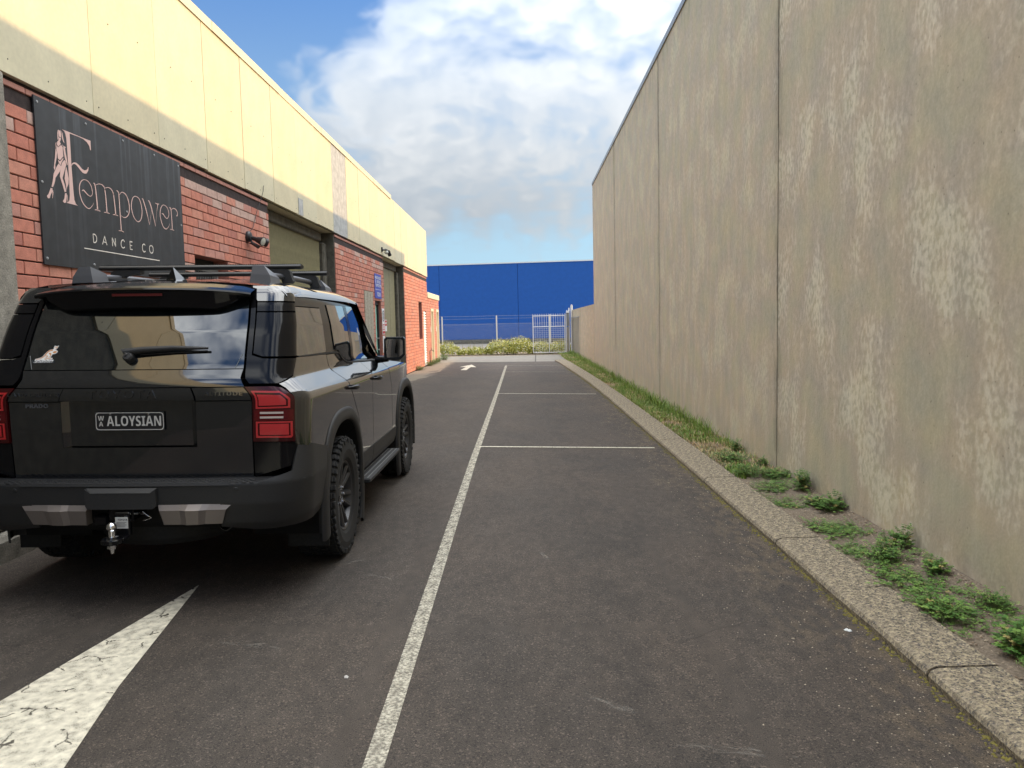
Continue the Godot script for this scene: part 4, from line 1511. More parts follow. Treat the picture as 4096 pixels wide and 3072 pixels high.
	for s in [-1.0, 1.0]:
		var lamp := panel("tail_light", vp([0.663, 0.936, 0.872, 0.932, 0.873, 1.185, 0.85, 1.232, 0.82, 1.243, 0.663, 1.243], s), house, t, 0.012, [], 0.03)
		panel("lens", vp([0.680, 1.120, 0.852, 1.124, 0.852, 1.178, 0.825, 1.216, 0.680, 1.220], s), red, lamp, 0.015, [vp([0.690, 1.130, 0.842, 1.133, 0.842, 1.172, 0.820, 1.206, 0.690, 1.210], s)], 0.004)
		panel("lens", vp([0.696, 1.138, 0.834, 1.141, 0.834, 1.168, 0.816, 1.196, 0.696, 1.200], s), red, lamp, 0.016, [], 0.004)
		panel("lens", vp([0.680, 0.957, 0.856, 0.955, 0.862, 0.965, 0.862, 1.048, 0.680, 1.048], s), red, lamp, 0.015, [vp([0.690, 0.967, 0.852, 0.966, 0.852, 1.039, 0.690, 1.039], s)], 0.004)
		panel("lens", vp([0.700, 0.973, 0.845, 0.972, 0.845, 1.034, 0.700, 1.034], s), red, lamp, 0.016, [], 0.004)
		panel("band", vp([0.672, 1.054, 0.866, 1.054, 0.866, 1.114, 0.672, 1.114], s), deep, lamp, 0.0135, [], 0.004)
		panel("clear_bar", vp([0.702, 1.066, 0.822, 1.066, 0.822, 1.077, 0.702, 1.077], s), clear, lamp, 0.0165, [], 0.004)
		panel("clear_bar", vp([0.702, 1.092, 0.822, 1.092, 0.822, 1.103, 0.702, 1.103], s), clear, lamp, 0.0165, [], 0.004)
		panel("lamp_surround", vp([0.663, 0.730, 0.885, 0.80, 0.885, 0.912, 0.868, 0.926, 0.663, 0.930], s), gloss, t, 0.0)
	# spoiler over the window, with the high brake light
	mb = MB.new()
	var top := [Vector2(-0.58, 1.872), Vector2(-0.68, 1.856), Vector2(-0.755, 1.836), Vector2(-0.790, 1.824), Vector2(-0.798, 1.814), Vector2(-0.790, 1.800), Vector2(-0.775, 1.74), Vector2(-0.768, 1.712), Vector2(-0.755, 1.703), Vector2(-0.58, 1.71)]
	var cols := 32
	for i in top.size() - 1:
		for k in cols:
			var P := func(j: int, m: int) -> Vector3:
				var u := -1.0 + 2.0 * m / cols
				var q: Vector2 = top[j]
				var y := q.y
				# the underside sweeps up to the lip at both ends
				if j >= 6:
					y = lerpf(y, 1.802, sstep(0.66, 1.0, absf(u)))
				return Vector3(u * 0.615, y - 0.012 - 0.020 * u * u - 0.012 * pow(absf(u), 5.0), -(q.x - 0.03 + 0.05 * u * u + 0.02 * pow(absf(u), 5.0)))
			var a: Vector3 = P.call(i, k); var b: Vector3 = P.call(i, k + 1); var c: Vector3 = P.call(i + 1, k + 1); var d: Vector3 = P.call(i + 1, k)
			mb.face(a, b, c, d, Vector3(0, 1, 0.25) if i < 3 else (Vector3(0, -0.2, 1) if i < 8 else Vector3.DOWN))
	obj("spoiler", mb, gloss, t)
	mb = MB.new()
	mb.box(Vector3(-0.14, 1.764, 0.80), Vector3(0.14, 1.778, 0.8195))
	obj("brake_light", mb, mat("lamp_dim", lin(0.10, 0.01, 0.01), 0.3), t)
	# rear wiper
	mb = MB.new()
	var w0 := on_tail(-0.02, 1.405, 0.0)
	mb.lathe(w0.origin, w0.basis.z, [Vector2(0.030, 0), Vector2(0.028, 0.035), Vector2(0.020, 0.045), Vector2(0, 0.046)], 12)
	var arm := []
	for q in [Vector2(-0.06, 1.432), Vector2(0.06, 1.443), Vector2(0.25, 1.452), Vector2(0.47, 1.450)]:
		arm.append(on_tail(q.x, q.y, 0.028).origin)
	mb.tube([w0.origin + w0.basis.z * 0.035, arm[0], arm[1], arm[2], arm[3]], [0.018, 0.021, 0.019, 0.015, 0.007], 8)
	var wp := obj("wiper", mb, M.car_plastic, t)
	mb = MB.new()
	mb.tube([on_tail(0.04, 1.425, 0.008).origin, on_tail(0.46, 1.442, 0.008).origin], 0.006, 6)
	obj("blade", mb, M.car_rubber, wp)
	sticker(t)

# team sticker on the back window
func sticker(t: Node3D) -> void:
	var k := Node3D.new()
	k.name = "window_sticker"
	t.add_child(k)
	k.transform = on_tail(-0.575, 1.385, 0.002)
	var wm := mat("sticker_white", lin(0.80, 0.80, 0.78), 0.5)
	var om := mat("sticker_gold", lin(0.58, 0.27, 0.10), 0.5)
	var S := func(a: Array) -> PackedVector2Array:
		var r := PackedVector2Array()
		for i in range(0, a.size(), 2):
			r.append(Vector2((a[i] - 980.0) / 11800.0, (1420.0 - a[i + 1]) / 11800.0))
		return r
	var mb := MB.new()
	flat_poly(mb, S.call([320, 1420, 350, 1250, 370, 1130, 560, 1090, 720, 1030, 830, 940, 950, 740, 1050, 590, 1200, 460, 1460, 400, 1430, 290, 1460, 160, 1500, 150, 1600, 190, 1720, 145, 1760, 160, 1700, 300, 1600, 490, 1700, 500, 1780, 580, 1730, 690, 1620, 760, 1450, 780, 1440, 890, 1340, 1030, 1520, 1045, 1540, 1090, 1510, 1150, 1200, 1190, 1640, 1190, 1630, 1260, 1570, 1380, 1520, 1400]), 0.0)
	obj("backing", mb, wm, k)
	mb = MB.new()
	for a in [[410, 1155, 30, 620, 1140, 40, 800, 1040, 60, 960, 880, 70, 1060, 680, 80, 1200, 540, 85, 1420, 480, 95], [1450, 640, 40, 1540, 640, 150, 1640, 620, 140, 1710, 580, 40], [1200, 720, 70, 1320, 760, 110, 1360, 880, 60, 1240, 1040, 16], [1020, 920, 30, 1130, 910, 60, 1140, 1000, 50, 990, 1110, 14], [1040, 1185, 50, 1180, 1110, 45, 1480, 1090, 22], [1500, 330, 22, 1500, 230, 30, 1590, 275, 40, 1690, 220, 28, 1620, 360, 30, 1540, 480, 12]]:
		var b := []
		for i in range(0, a.size(), 3):
			b.append((a[i] - 980.0) / 11800.0); b.append((1420.0 - a[i + 1]) / 11800.0); b.append(a[i + 2] / 11800.0)
		stroke(mb, b, 0.0008)
	obj("emblem", mb, om, k)
	text("lettering", "Wallabies", 0.0165, Vector3(-0.001, 0.0085, 0.001), mat("sticker_ink", lin(0.03, 0.04, 0.05), 0.5), k, 700, 1.25)

func bumper(car: Node3D, plastic: Material, bronze: Material, dark: Material, chrome: Material, gloss: Material) -> void:
	var t := Node3D.new()   # filled, then handed to the vehicle
	# skin of the bumper with the corners that climb to the flares
	panel("bumper", vp([-1.40, 0.84, -1.40, 0.60, -1.2, 0.50, -0.80, 0.475, -0.575, 0.500, -0.57, 0.640, 0.57, 0.640, 0.575, 0.500, 0.80, 0.475, 1.2, 0.50, 1.40, 0.60, 1.40, 0.84, 1.40, 0.862, 0.985, 0.94, 0.89, 0.945, 0.885, 0.81, 0.78, 0.757, -0.78, 0.757, -0.885, 0.81, -0.89, 0.945, -0.985, 0.94, -1.40, 0.862]), plastic, t, 0.0, [], 0.02, true)
	# tread on the step
	var mb := MB.new()
	for i in 40:
		var p0 := -0.98 + 1.96 * i / 40.0
		var p1 := -0.98 + 1.96 * (i + 1) / 40.0
		mb.face(skin(p0, 0.757, true), skin(p1, 0.757, true), skin(p1 * 0.92, 0.757) + Vector3(0, 0.012, -0.02), skin(p0 * 0.92, 0.757) + Vector3(0, 0.012, -0.02), Vector3.UP)
	var st := obj("bumper_step", mb, plastic, t)
	mb = MB.new()
	for r in 4:
		for i in 34:
			var x := -0.66 + 0.04 * i + (0.02 if r % 2 else 0.0)
			var z := 0.995 + 0.017 * r
			mb.bbox(Vector3(x - 0.011, 0.757, z - 0.003), Vector3(x + 0.011, 0.768 - 0.002 * r, z + 0.003), 0.002)
	stuff(obj("tread_bars", mb, plastic, st))
	mb = MB.new()
	for i in 30:
		var p0 := -0.62 + 1.24 * i / 30.0
		var p1 := -0.62 + 1.24 * (i + 1) / 30.0
		var a := skin(p0, 0.75, true); var b := skin(p1, 0.75, true)
		mb.face(a + Vector3(0, 0.012, 0.004), b + Vector3(0, 0.012, 0.004), b + Vector3(0, -0.004, 0.010), a + Vector3(0, -0.004, 0.010), Vector3(0, 0.4, 1))
		mb.face(a + Vector3(0, 0.012, 0.004), b + Vector3(0, 0.012, 0.004), b + Vector3(0, 0.010, -0.02), a + Vector3(0, 0.010, -0.02), Vector3.UP)
	obj("step_lip", mb, plastic, st)
	# middle block above the tow bar
	mb = MB.new()
	mb.prism(PackedVector2Array([Vector2(-0.185, 0.622), Vector2(0.165, 0.622), Vector2(0.185, 0.640), Vector2(0.185, 0.735), Vector2(0.155, 0.712), Vector2(-0.165, 0.712), Vector2(-0.195, 0.735), Vector2(-0.195, 0.640)]), 1.102, 0.06)
	mb.face(Vector3(-0.195, 0.737, 1.08), Vector3(0.185, 0.737, 1.08), Vector3(0.155, 0.713, 1.104), Vector3(-0.165, 0.713, 1.104), Vector3(0, 1, 1))
	obj("centre_block", mb, plastic, t)
	# bronze-grey skid plates: an upper slope, a face and a raised rib
	for s in [-1.0, 1.0]:
		mb = MB.new()
		var xi: float = 0.185 * s
		var xo: float = 0.50 * s
		var y_t := 0.640
		var rows := [Vector2(0.640, 1.078), Vector2(0.610, 1.094), Vector2(0.525, 1.070)]
		for i in 2:
			for k in 10:
				var f := func(row: int, u: float) -> Vector3:
					var in_b := 0.185 + 0.012 * row
					var out_b := 0.575 - 0.030 * row
					var x := lerpf(in_b, out_b, u)
					var rib := 0.014 * sstep(0.30, 0.38, u) * sstep(0.66, 0.58, u) if row > 0 else 0.0
					return Vector3(x * s, rows[row].x, rows[row].y - 0.10 * x * x + rib)
				mb.face(f.call(i, k / 10.0), f.call(i, (k + 1) / 10.0), f.call(i + 1, (k + 1) / 10.0), f.call(i + 1, k / 10.0), Vector3(0, 0.5 if i == 0 else 0.0, 1))
		for row in 2:
			var a := Vector3((0.185 + 0.012 * row) * s, rows[row].x, rows[row].y)
			var b := Vector3((0.185 + 0.012 * (row + 1)) * s, rows[row + 1].x, rows[row + 1].y)
			mb.face(a, b, b + Vector3(0, 0, -0.06), a + Vector3(0, 0, -0.06), Vector3(-s, 0, 0))
		obj("skid_plate", mb, bronze, t)
		mb = MB.new()
		var sn := on_tail(0.66 * s, 0.722, 0.001, true)
		mb.lathe(sn.origin, sn.basis.z, [Vector2(0.012, 0), Vector2(0.010, 0.002), Vector2(0, 0.0025)], 14)
		obj("parking_sensor", mb, plastic, t)
	for o in t.get_children():
		t.remove_child(o)
		o.position.y -= 0.040
		car.add_child(o, true)
	t.free()
	t = car
	# dark cavity behind the tow bar, exhaust, underside, spare wheel
	mb = MB.new()
	mb.box(Vector3(-0.60, 0.46, 0.70), Vector3(0.60, 0.63, 0.92))
	mb.box(Vector3(-0.70, 0.36, -2.2), Vector3(0.70, 0.46, 0.70))
	obj("underbody", mb, dark, t)
	mb = MB.new()
	mb.lathe(Vector3(0.0, 0.40, 0.45), Vector3.UP, [Vector2(0.20, -0.10), Vector2(0.37, -0.10), Vector2(0.40, -0.06), Vector2(0.40, 0.04), Vector2(0.36, 0.09)], 28)
	obj("spare_wheel", mb, M.car_rubber, t)
	mb = MB.new()
	mb.lathe(Vector3(0.50, 0.455, 0.84), Vector3.BACK, [Vector2(0.034, -0.2), Vector2(0.034, 0.12), Vector2(0.029, 0.12), Vector2(0.029, -0.1)], 16)
	obj("exhaust", mb, gloss, t)
	mb = MB.new()
	for s in [-1.0, 1.0]:
		mb.bbox(Vector3(minf(s * 0.55, s * 0.72), 0.30, -0.12), Vector3(maxf(s * 0.55, s * 0.72), 0.50, 0.12), 0.03)
	mb.tube([Vector3(-0.72, 0.40, 0), Vector3(-0.1, 0.40, 0), Vector3(0.1, 0.40, 0), Vector3(0.72, 0.40, 0)], [0.045, 0.06, 0.10, 0.045], 10)
	obj("axle", mb, dark, t)

func hitch(t: Node3D, gloss: Material, chrome: Material, dark: Material, satin: Material) -> void:
	var mb := MB.new()
	mb.bbox(Vector3(-0.075, 0.545, 0.86), Vector3(0.06, 0.640, 1.055), 0.006)
	mb.bbox(Vector3(-0.028, 0.465, 1.05), Vector3(0.052, 0.602, 1.085), 0.006)
	mb.bbox(Vector3(-0.028, 0.462, 1.084), Vector3(0.05, 0.476, 1.15), 0.004)
	mb.lathe(Vector3(-0.005, 0.448, 1.16), Vector3.UP, [Vector2(0, 0), Vector2(0.052, 0), Vector2(0.055, 0.004), Vector2(0.055, 0.024), Vector2(0.052, 0.028), Vector2(0, 0.028)], 18)
	var h := obj("tow_bar", mb, gloss, t)
	h.position = Vector3(-0.012, -0.035, 0.02)
	mb = MB.new()
	var pr := [Vector2(0.030, 0.476), Vector2(0.032, 0.488), Vector2(0.017, 0.490), Vector2(0.017, 0.520)]
	for i in 13:
		var a := lerpf(-0.95, PI / 2, i / 12.0)
		pr.append(Vector2(0.0265 * cos(a), 0.540 + 0.0265 * sin(a)))
	mb.lathe(Vector3(-0.005, 0, 1.16), Vector3.UP, pr, 20)
	obj("tow_ball", mb, chrome, h)
	mb = MB.new()
	mb.lathe(Vector3(-0.005, 0, 1.16), Vector3.UP, [Vector2(0, 0.395), Vector2(0.011, 0.395), Vector2(0.012, 0.420), Vector2(0.026, 0.421), Vector2(0.026, 0.445), Vector2(0.014, 0.447)], 6, false)
	obj("ball_nut", mb, chrome, h)
	mb = MB.new()
	mb.box(Vector3(-0.022, 0.512, 1.0855), Vector3(0.046, 0.575, 1.0875))
	var lab := obj("label_plate", mb, mat("label_plate", lin(0.52, 0.52, 0.50), 0.4), h)
	text("lettering", "TOYOTA", 0.011, Vector3(0.018, 0.561, 1.0885), dark, lab, 700, 0.9)
	mb = MB.new()
	for i in 4:
		mb.box(Vector3(-0.016, 0.524 + 0.007 * i, 1.088), Vector3(0.030 + 0.008 * (i % 2), 0.526 + 0.007 * i, 1.0883))
	obj("print", mb, dark, lab)
	mb = MB.new()
	mb.bbox(Vector3(-0.185, 0.475, 0.98), Vector3(-0.105, 0.535, 1.05), 0.01)
	obj("trailer_socket", mb, gloss, t)
	mb = MB.new()
	mb.tube([Vector3(0.06, 0.575, 0.99), Vector3(0.095, 0.575, 0.995)], 0.010, 8)
	mb.tube([Vector3(0.085, 0.585, 1.0), Vector3(0.115, 0.560, 1.0), Vector3(0.13, 0.550, 1.0), Vector3(0.11, 0.540, 1.0), Vector3(0.085, 0.535, 1.0)], 0.004, 6)
	obj("hitch_pin", mb, chrome, h)
	mb = MB.new()
	mb.tube([Vector3(-0.33, 0.49, 0.95), Vector3(-0.28, 0.505, 0.96), Vector3(-0.20, 0.49, 0.97), Vector3(-0.15, 0.50, 0.98)], 0.006, 6)
	obj("trailer_cable", mb, dark, t)

func roof(t: Node3D, paint: Material, gloss: Material, plastic: Material, satin: Material) -> void:
	var sec := [Vector2(0.806, 1.768), Vector2(0.798, 1.787), Vector2(0.780, 1.808), Vector2(0.752, 1.828), Vector2(0.700, 1.850), Vector2(0.62, 1.868), Vector2(0.45, 1.882), Vector2(0.25, 1.889), Vector2(0.0, 1.892)]
	var zs := [-0.62, -0.55, -0.45, -0.3, -0.1, 0.2, 0.5, 0.8, 1.0, 1.15, 1.3]
	var P := func(i: int, j: int, s: float) -> Vector3:
		var z: float = zs[i]
		var q: Vector2 = sec[j]
		var sag := 0.035 * sstep(-0.3, -0.62, z) + 0.05 * pow(maxf(0.0, (z - 0.7) / 0.6), 2.0)
		var tuck := 0.04 * pow(maxf(0.0, (-0.45 - z) / 0.2), 2.0)
		return Vector3(s * (q.x - tuck * q.x), q.y - sag * (0.3 + 0.7 * j / 8.0), -z)
	var mb := MB.new()
	for s in [-1.0, 1.0]:
		for i in zs.size() - 1:
			for j in sec.size() - 1:
				var N := func(a: int, b: int) -> Vector3:
					var u: Vector3 = P.call(mini(a + 1, zs.size() - 1), b, s) - P.call(maxi(a - 1, 0), b, s)
					var v: Vector3 = P.call(a, mini(b + 1, sec.size() - 1), s) - P.call(a, maxi(b - 1, 0), s)
					if b == sec.size() - 1: v.y = 0.0
					var nn := u.cross(v).normalized()
					return nn if nn.y > 0.0 else -nn
				mb.tri(P.call(i, j, s), P.call(i + 1, j, s), P.call(i + 1, j + 1, s), N.call(i, j), N.call(i + 1, j), N.call(i + 1, j + 1))
				mb.tri(P.call(i, j, s), P.call(i + 1, j + 1, s), P.call(i, j + 1, s), N.call(i, j), N.call(i + 1, j + 1), N.call(i, j + 1))
	obj("roof", mb, paint, t)
	# shark-fin aerial
	mb = MB.new()
	for s in [-1.0, 1.0]:
		mb.face(Vector3(0.0, 1.965, 0.335), Vector3(0.0, 1.955, 0.31), Vector3(s * 0.030, 1.885, 0.215), Vector3(s * 0.030, 1.885, 0.37), Vector3(s, 0.3, 0))
	mb.face(Vector3(-0.030, 1.885, 0.37), Vector3(0.030, 1.885, 0.37), Vector3(0.0, 1.965, 0.335), Vector3(0.0, 1.965, 0.335), Vector3.BACK)
	mb.tri(Vector3(-0.030, 1.885, 0.37), Vector3(0.030, 1.885, 0.37), Vector3(0.0, 1.965, 0.335), Vector3.BACK, Vector3.BACK, Vector3.BACK)
	obj("aerial", mb, paint, t)
	for s in [-1.0, 1.0]:
		# roof rail: a tall rear foot, a low bar, a front foot
		mb = MB.new()
		var tower := func(z0: float, z1: float, hgt: float) -> void:
			var lo := [Vector3(0.480, 1.862, z0), Vector3(0.615, 1.845, z0), Vector3(0.615, 1.850, z1), Vector3(0.480, 1.868, z1)]
			var hi := [Vector3(0.500, 1.875 + hgt, z0 - 0.012), Vector3(0.570, 1.872 + hgt, z0 - 0.012), Vector3(0.570, 1.862 + hgt * 0.75, z1), Vector3(0.500, 1.862 + hgt * 0.8, z1)]
			var mid := [Vector3(0.490, 1.862 + hgt * 0.55, z0 - 0.004), Vector3(0.605, 1.855 + hgt * 0.55, z0 - 0.004), Vector3(0.605, 1.855 + hgt * 0.45, z1), Vector3(0.490, 1.862 + hgt * 0.5, z1)]
			for a in [lo, hi, mid]:
				for i in 4:
					a[i].x *= s
			for q in [[lo, mid], [mid, hi]]:
				for i in 4:
					var j := (i + 1) % 4
					var o: Vector3 = (q[0][i] + q[0][j]) * 0.5 - Vector3(0.545 * s, 1.87, (z0 + z1) * 0.5)
					mb.face(q[0][i], q[0][j], q[1][j], q[1][i], Vector3(o.x, 0.3 if q[0] == mid else 0.0, o.z))
			mb.face(hi[0], hi[1], hi[2], hi[3], Vector3.UP)
		tower.call(0.37, 0.17, 0.095)
		tower.call(-1.02, -1.22, 0.08)
		var bar := []
		for i in 9:
			var z := lerpf(0.20, -1.08, i / 8.0)
			bar.append(Vector3(0.543 * s, 1.915 + 0.012 * sin(PI * i / 8.0), z))
		mb.tube(bar, 0.020, 8)
		obj("roof_rail", mb, satin, t)
	for q in [0.11, 0.83]:
		mb = MB.new()
		# aero bar: a flat oval section with a ribbed strip on top
		var n := 14
		var ring := []
		for i in n:
			var a := TAU * i / n
			ring.append(Vector2(0.040 * cos(a), 0.017 * sin(a)))
		for i in n:
			var a: Vector2 = ring[i]; var b: Vector2 = ring[(i + 1) % n]
			var na := Vector3(0, a.y / 0.017, a.x / 0.04 * 0.42).normalized(); var nb := Vector3(0, b.y / 0.017, b.x / 0.04 * 0.42).normalized()
			var A0 := Vector3(-0.675, 1.992 + a.y, -q + a.x); var B0 := Vector3(-0.675, 1.992 + b.y, -q + b.x)
			var A1 := Vector3(0.675, 1.992 + a.y, -q + a.x); var B1 := Vector3(0.675, 1.992 + b.y, -q + b.x)
			mb.tri(A0, B0, B1, na, nb, nb)
			mb.tri(A0, B1, A1, na, nb, na)
			for e in [-1.0, 1.0]:
				mb.tri(Vector3(e * 0.69, 1.992, -q), Vector3(e * 0.675, 1.992 + a.y, -q + a.x), Vector3(e * 0.675, 1.992 + b.y, -q + b.x), Vector3(e, 0, 0), Vector3(e, 0, 0), Vector3(e, 0, 0))
		var br := obj("roof_bar", mb, plastic, t)
		mb = MB.new()
		for i in 90:
			var x := -0.665 + 1.33 * i / 89.0
			mb.box(Vector3(x - 0.004, 2.0085, -q - 0.012), Vector3(x + 0.004, 2.0122, -q + 0.012))
		stuff(obj("rib_strip", mb, M.car_rubber, br))
		for s in [-1.0, 1.0]:
			mb = MB.new()
			var foot := PackedVector2Array([Vector2(0.40, 1.978), Vector2(0.575, 1.978), Vector2(0.597, 1.962), Vector2(0.620, 1.892), Vector2(0.605, 1.876), Vector2(0.55, 1.880), Vector2(0.537, 1.918), Vector2(0.505, 1.938), Vector2(0.40, 1.952)])
			if s < 0.0:
				for i in foot.size():
					foot[i].x = -foot[i].x
			mb.prism(foot, -q + 0.030, 0.06)
			obj("bar_foot", mb, plastic, br)

func front(t: Node3D, paint: Material, gloss: Material, glass: Material, plastic: Material) -> void:
	var mb := MB.new()
	# bonnet, nose and windscreen, seen only edge-on from behind
	for i in 10:
		for k in 8:
			var P := func(a: int, b: int) -> Vector3:
				var z := lerpf(1.95, 3.55, a / 10.0)
				var u := -1.0 + b / 4.0
				var w := lerpf(0.90, 0.83, a / 10.0)
				return Vector3(u * w, lerpf(1.262, 1.150, pow(a / 10.0, 1.4)) + 0.035 * (1.0 - pow(absf(u), 4.0)) - 0.02, -z)
			mb.face(P.call(i, k), P.call(i + 1, k), P.call(i + 1, k + 1), P.call(i, k + 1), Vector3.UP)
	obj("bonnet", mb, paint, t)
	mb = MB.new()
	mb.bbox(Vector3(-0.80, 0.55, -3.60), Vector3(0.80, 1.13, -3.3), 0.05)
	obj("nose", mb, gloss, t)
	mb = MB.new()
	mb.bbox(Vector3(-0.86, 0.42, -3.66), Vector3(0.86, 0.72, -3.2), 0.06)
	obj("front_bumper", mb, plastic, t)
	mb = MB.new()
	for k in 8:
		var x0 := -1.0 + k / 4.0
		var x1 := -1.0 + (k + 1) / 4.0
		mb.face(Vector3(x0 * 0.84, 1.262, -1.98 - 0.10 * (1.0 - x0 * x0)), Vector3(x1 * 0.84, 1.262, -1.98 - 0.10 * (1.0 - x1 * x1)), Vector3(x1 * 0.70, 1.815, -1.32 - 0.05 * (1.0 - x1 * x1)), Vector3(x0 * 0.70, 1.815, -1.32 - 0.05 * (1.0 - x0 * x0)), Vector3(0, 0.5, -1))
	obj("windscreen", mb, glass, t)
	for s in [-1.0, 1.0]:
		mb = MB.new()
		var a := [Vector3(0.806 * s, 1.768, -1.24), Vector3(0.70 * s, 1.825, -1.30), Vector3(0.885 * s, 1.268, -1.83), Vector3(0.84 * s, 1.272, -2.0)]
		mb.face(a[0], a[1], a[3], a[2], Vector3(s, 0.4, -0.3))
		obj("screen_pillar", mb, paint, t)

# a wheel whose outer face looks towards +x
func wheel(t: Node3D, rubber: Material, gloss: Material, chrome: Material) -> Node3D:
	var w := Node3D.new()
	w.name = numbered("wheel", t)
	t.add_child(w)
	var R := 0.410
	var mb := MB.new()
	var ax := Vector3.RIGHT
	mb.lathe(Vector3.ZERO, ax, [Vector2(0.236, -0.110), Vector2(0.262, -0.127), Vector2(0.320, -0.138), Vector2(0.368, -0.134), Vector2(0.388, -0.122), Vector2(0.397, -0.106), Vector2(0.400, -0.06), Vector2(0.401, 0.0), Vector2(0.400, 0.06), Vector2(0.397, 0.106), Vector2(0.388, 0.122), Vector2(0.368, 0.134), Vector2(0.320, 0.138), Vector2(0.262, 0.127), Vector2(0.240, 0.112), Vector2(0.232, 0.100)], 56)
	var ty := obj("tyre", mb, rubber, w)
	mb = MB.new()
	var n := 46
	for i in n:
		for e in [-1.0, 1.0]:
			var a := TAU * (i + (0.25 if e > 0 else 0.0)) / n
			var b := Basis(Vector3.RIGHT, a)
			mb.xf = Transform3D(b * Basis(Vector3.UP, 0.10 * e), Vector3.ZERO)
			var big := 0.004 if i % 2 else 0.0
			# shoulder lug running down the side wall
			mb.bbox(Vector3(minf(e * 0.070, e * 0.120), 0.392, -0.0195), Vector3(maxf(e * 0.070, e * 0.120), R, 0.0195), 0.004)
			mb.bbox(Vector3(minf(e * 0.112, e * (0.136 + big)), 0.366 - big, -0.017), Vector3(maxf(e * 0.112, e * (0.136 + big)), 0.397, 0.017), 0.004)
			mb.xf = Transform3D(b * Basis(Vector3.UP, 0.45 * e), Vector3.ZERO)
			mb.bbox(Vector3(minf(e * 0.008, e * 0.058), 0.394, -0.019), Vector3(maxf(e * 0.008, e * 0.058), R - 0.001, 0.017), 0.004)
	mb.xf = Transform3D()
	stuff(obj("tread", mb, rubber, ty))
	var rim_m := mat("car_rim", lin(0.055, 0.056, 0.060), 0.35, 0.6)
	mb = MB.new()
	mb.lathe(Vector3.ZERO, ax, [Vector2(0.215, -0.10), Vector2(0.205, -0.03), Vector2(0.212, 0.06), Vector2(0.222, 0.095), Vector2(0.238, 0.108), Vector2(0.240, 0.112), Vector2(0.236, 0.115), Vector2(0.226, 0.108), Vector2(0.216, 0.085)], 44)
	mb.lathe(Vector3.ZERO, ax, [Vector2(0.214, -0.04), Vector2(0.0, -0.04)], 30)
	mb.lathe(Vector3.ZERO, ax, [Vector2(0.085, 0.02), Vector2(0.080, 0.075), Vector2(0.066, 0.088), Vector2(0.040, 0.090), Vector2(0.036, 0.080), Vector2(0.0, 0.080)], 30)
	var rim := obj("rim", mb, rim_m, w)
	for i in 6:
		mb = MB.new()
		mb.xf = Transform3D(Basis(Vector3.RIGHT, TAU * i / 6.0 + 0.2), Vector3.ZERO)
		for e in [-1.0, 1.0]:
			# each spoke splits in two towards the rim; a facetted bar
			var c0 := Vector3(0.072, 0.060, e * 0.016)
			var c1 := Vector3(0.104, 0.222, e * 0.044)
			var hw := 0.0165
			for q in [[c0, c1]]:
				var A := [c0 + Vector3(0, 0, -hw), c0 + Vector3(0.010, 0, -hw * 0.5), c0 + Vector3(0.010, 0, hw * 0.5), c0 + Vector3(0, 0, hw)]
				var B := [c1 + Vector3(-0.006, 0, -hw * 1.25), c1 + Vector3(0.004, 0, -hw * 0.7), c1 + Vector3(0.004, 0, hw * 0.7), c1 + Vector3(-0.006, 0, hw * 1.25)]
				for k in 3:
					mb.face(A[k], A[k + 1], B[k + 1], B[k], Vector3(1, 0, (k - 1) * 0.8))
				var A2: Vector3 = A[0] + Vector3(-0.05, 0, 0); var B2: Vector3 = B[0] + Vector3(-0.05, 0, 0)
				var A3: Vector3 = A[3] + Vector3(-0.05, 0, 0); var B3: Vector3 = B[3] + Vector3(-0.05, 0, 0)
				mb.face(A[0], B[0], B2, A2, Vector3(0, 0, -1))
				mb.face(A[3], B[3], B3, A3, Vector3(0, 0, 1))
		obj("spoke", mb, rim_m, rim)
	mb = MB.new()
	for i in 6:
		var a := TAU * (i + 0.5) / 6.0
		mb.lathe(Vector3(0.075, 0.058 * cos(a), 0.058 * sin(a)), ax, [Vector2(0.011, 0), Vector2(0.010, 0.022), Vector2(0.0, 0.024)], 6, false)
	obj("wheel_nuts", mb, chrome, rim)
	mb = MB.new()
	for el in [[0.024, 0.017, 0.0], [0.009, 0.016, 0.0], [0.016, 0.008, 0.006]]:
		for i in 20:
			var a0 := TAU * i / 20.0
			var a1 := TAU * (i + 1) / 20.0
			var f := func(a: float, g: float) -> Vector3: return Vector3(0.0915, el[2] + el[1] * g * sin(a), el[0] * g * cos(a))
			mb.face(f.call(a0, 1.0), f.call(a1, 1.0), f.call(a1, 0.84), f.call(a0, 0.84), Vector3.RIGHT)
	mb.lathe(Vector3.ZERO, ax, [Vector2(0.033, 0.082), Vector2(0.031, 0.089), Vector2(0.0, 0.0905)], 20)
	obj("hub_cap", mb, gloss, rim)
	return w

# ---------------------------------------------------------------- signs and lamps on the left building
# an outline filled in the plane z = z0 of its parent
func flat_poly(mb: MB, pts: PackedVector2Array, z0: float) -> void:
	var ix := Geometry2D.triangulate_polygon(pts)
	for i in range(0, ix.size(), 3):
		var q := []
		for k in 3:
			q.append(Vector3(pts[ix[i + k]].x, pts[ix[i + k]].y, z0))
		mb.tri(q[0], q[1], q[2], Vector3.BACK, Vector3.BACK, Vector3.BACK)

func pairs(a: Array) -> PackedVector2Array:
	var r := PackedVector2Array()
	for i in range(0, a.size(), 2):
		r.append(Vector2(a[i], a[i + 1]))
	return r

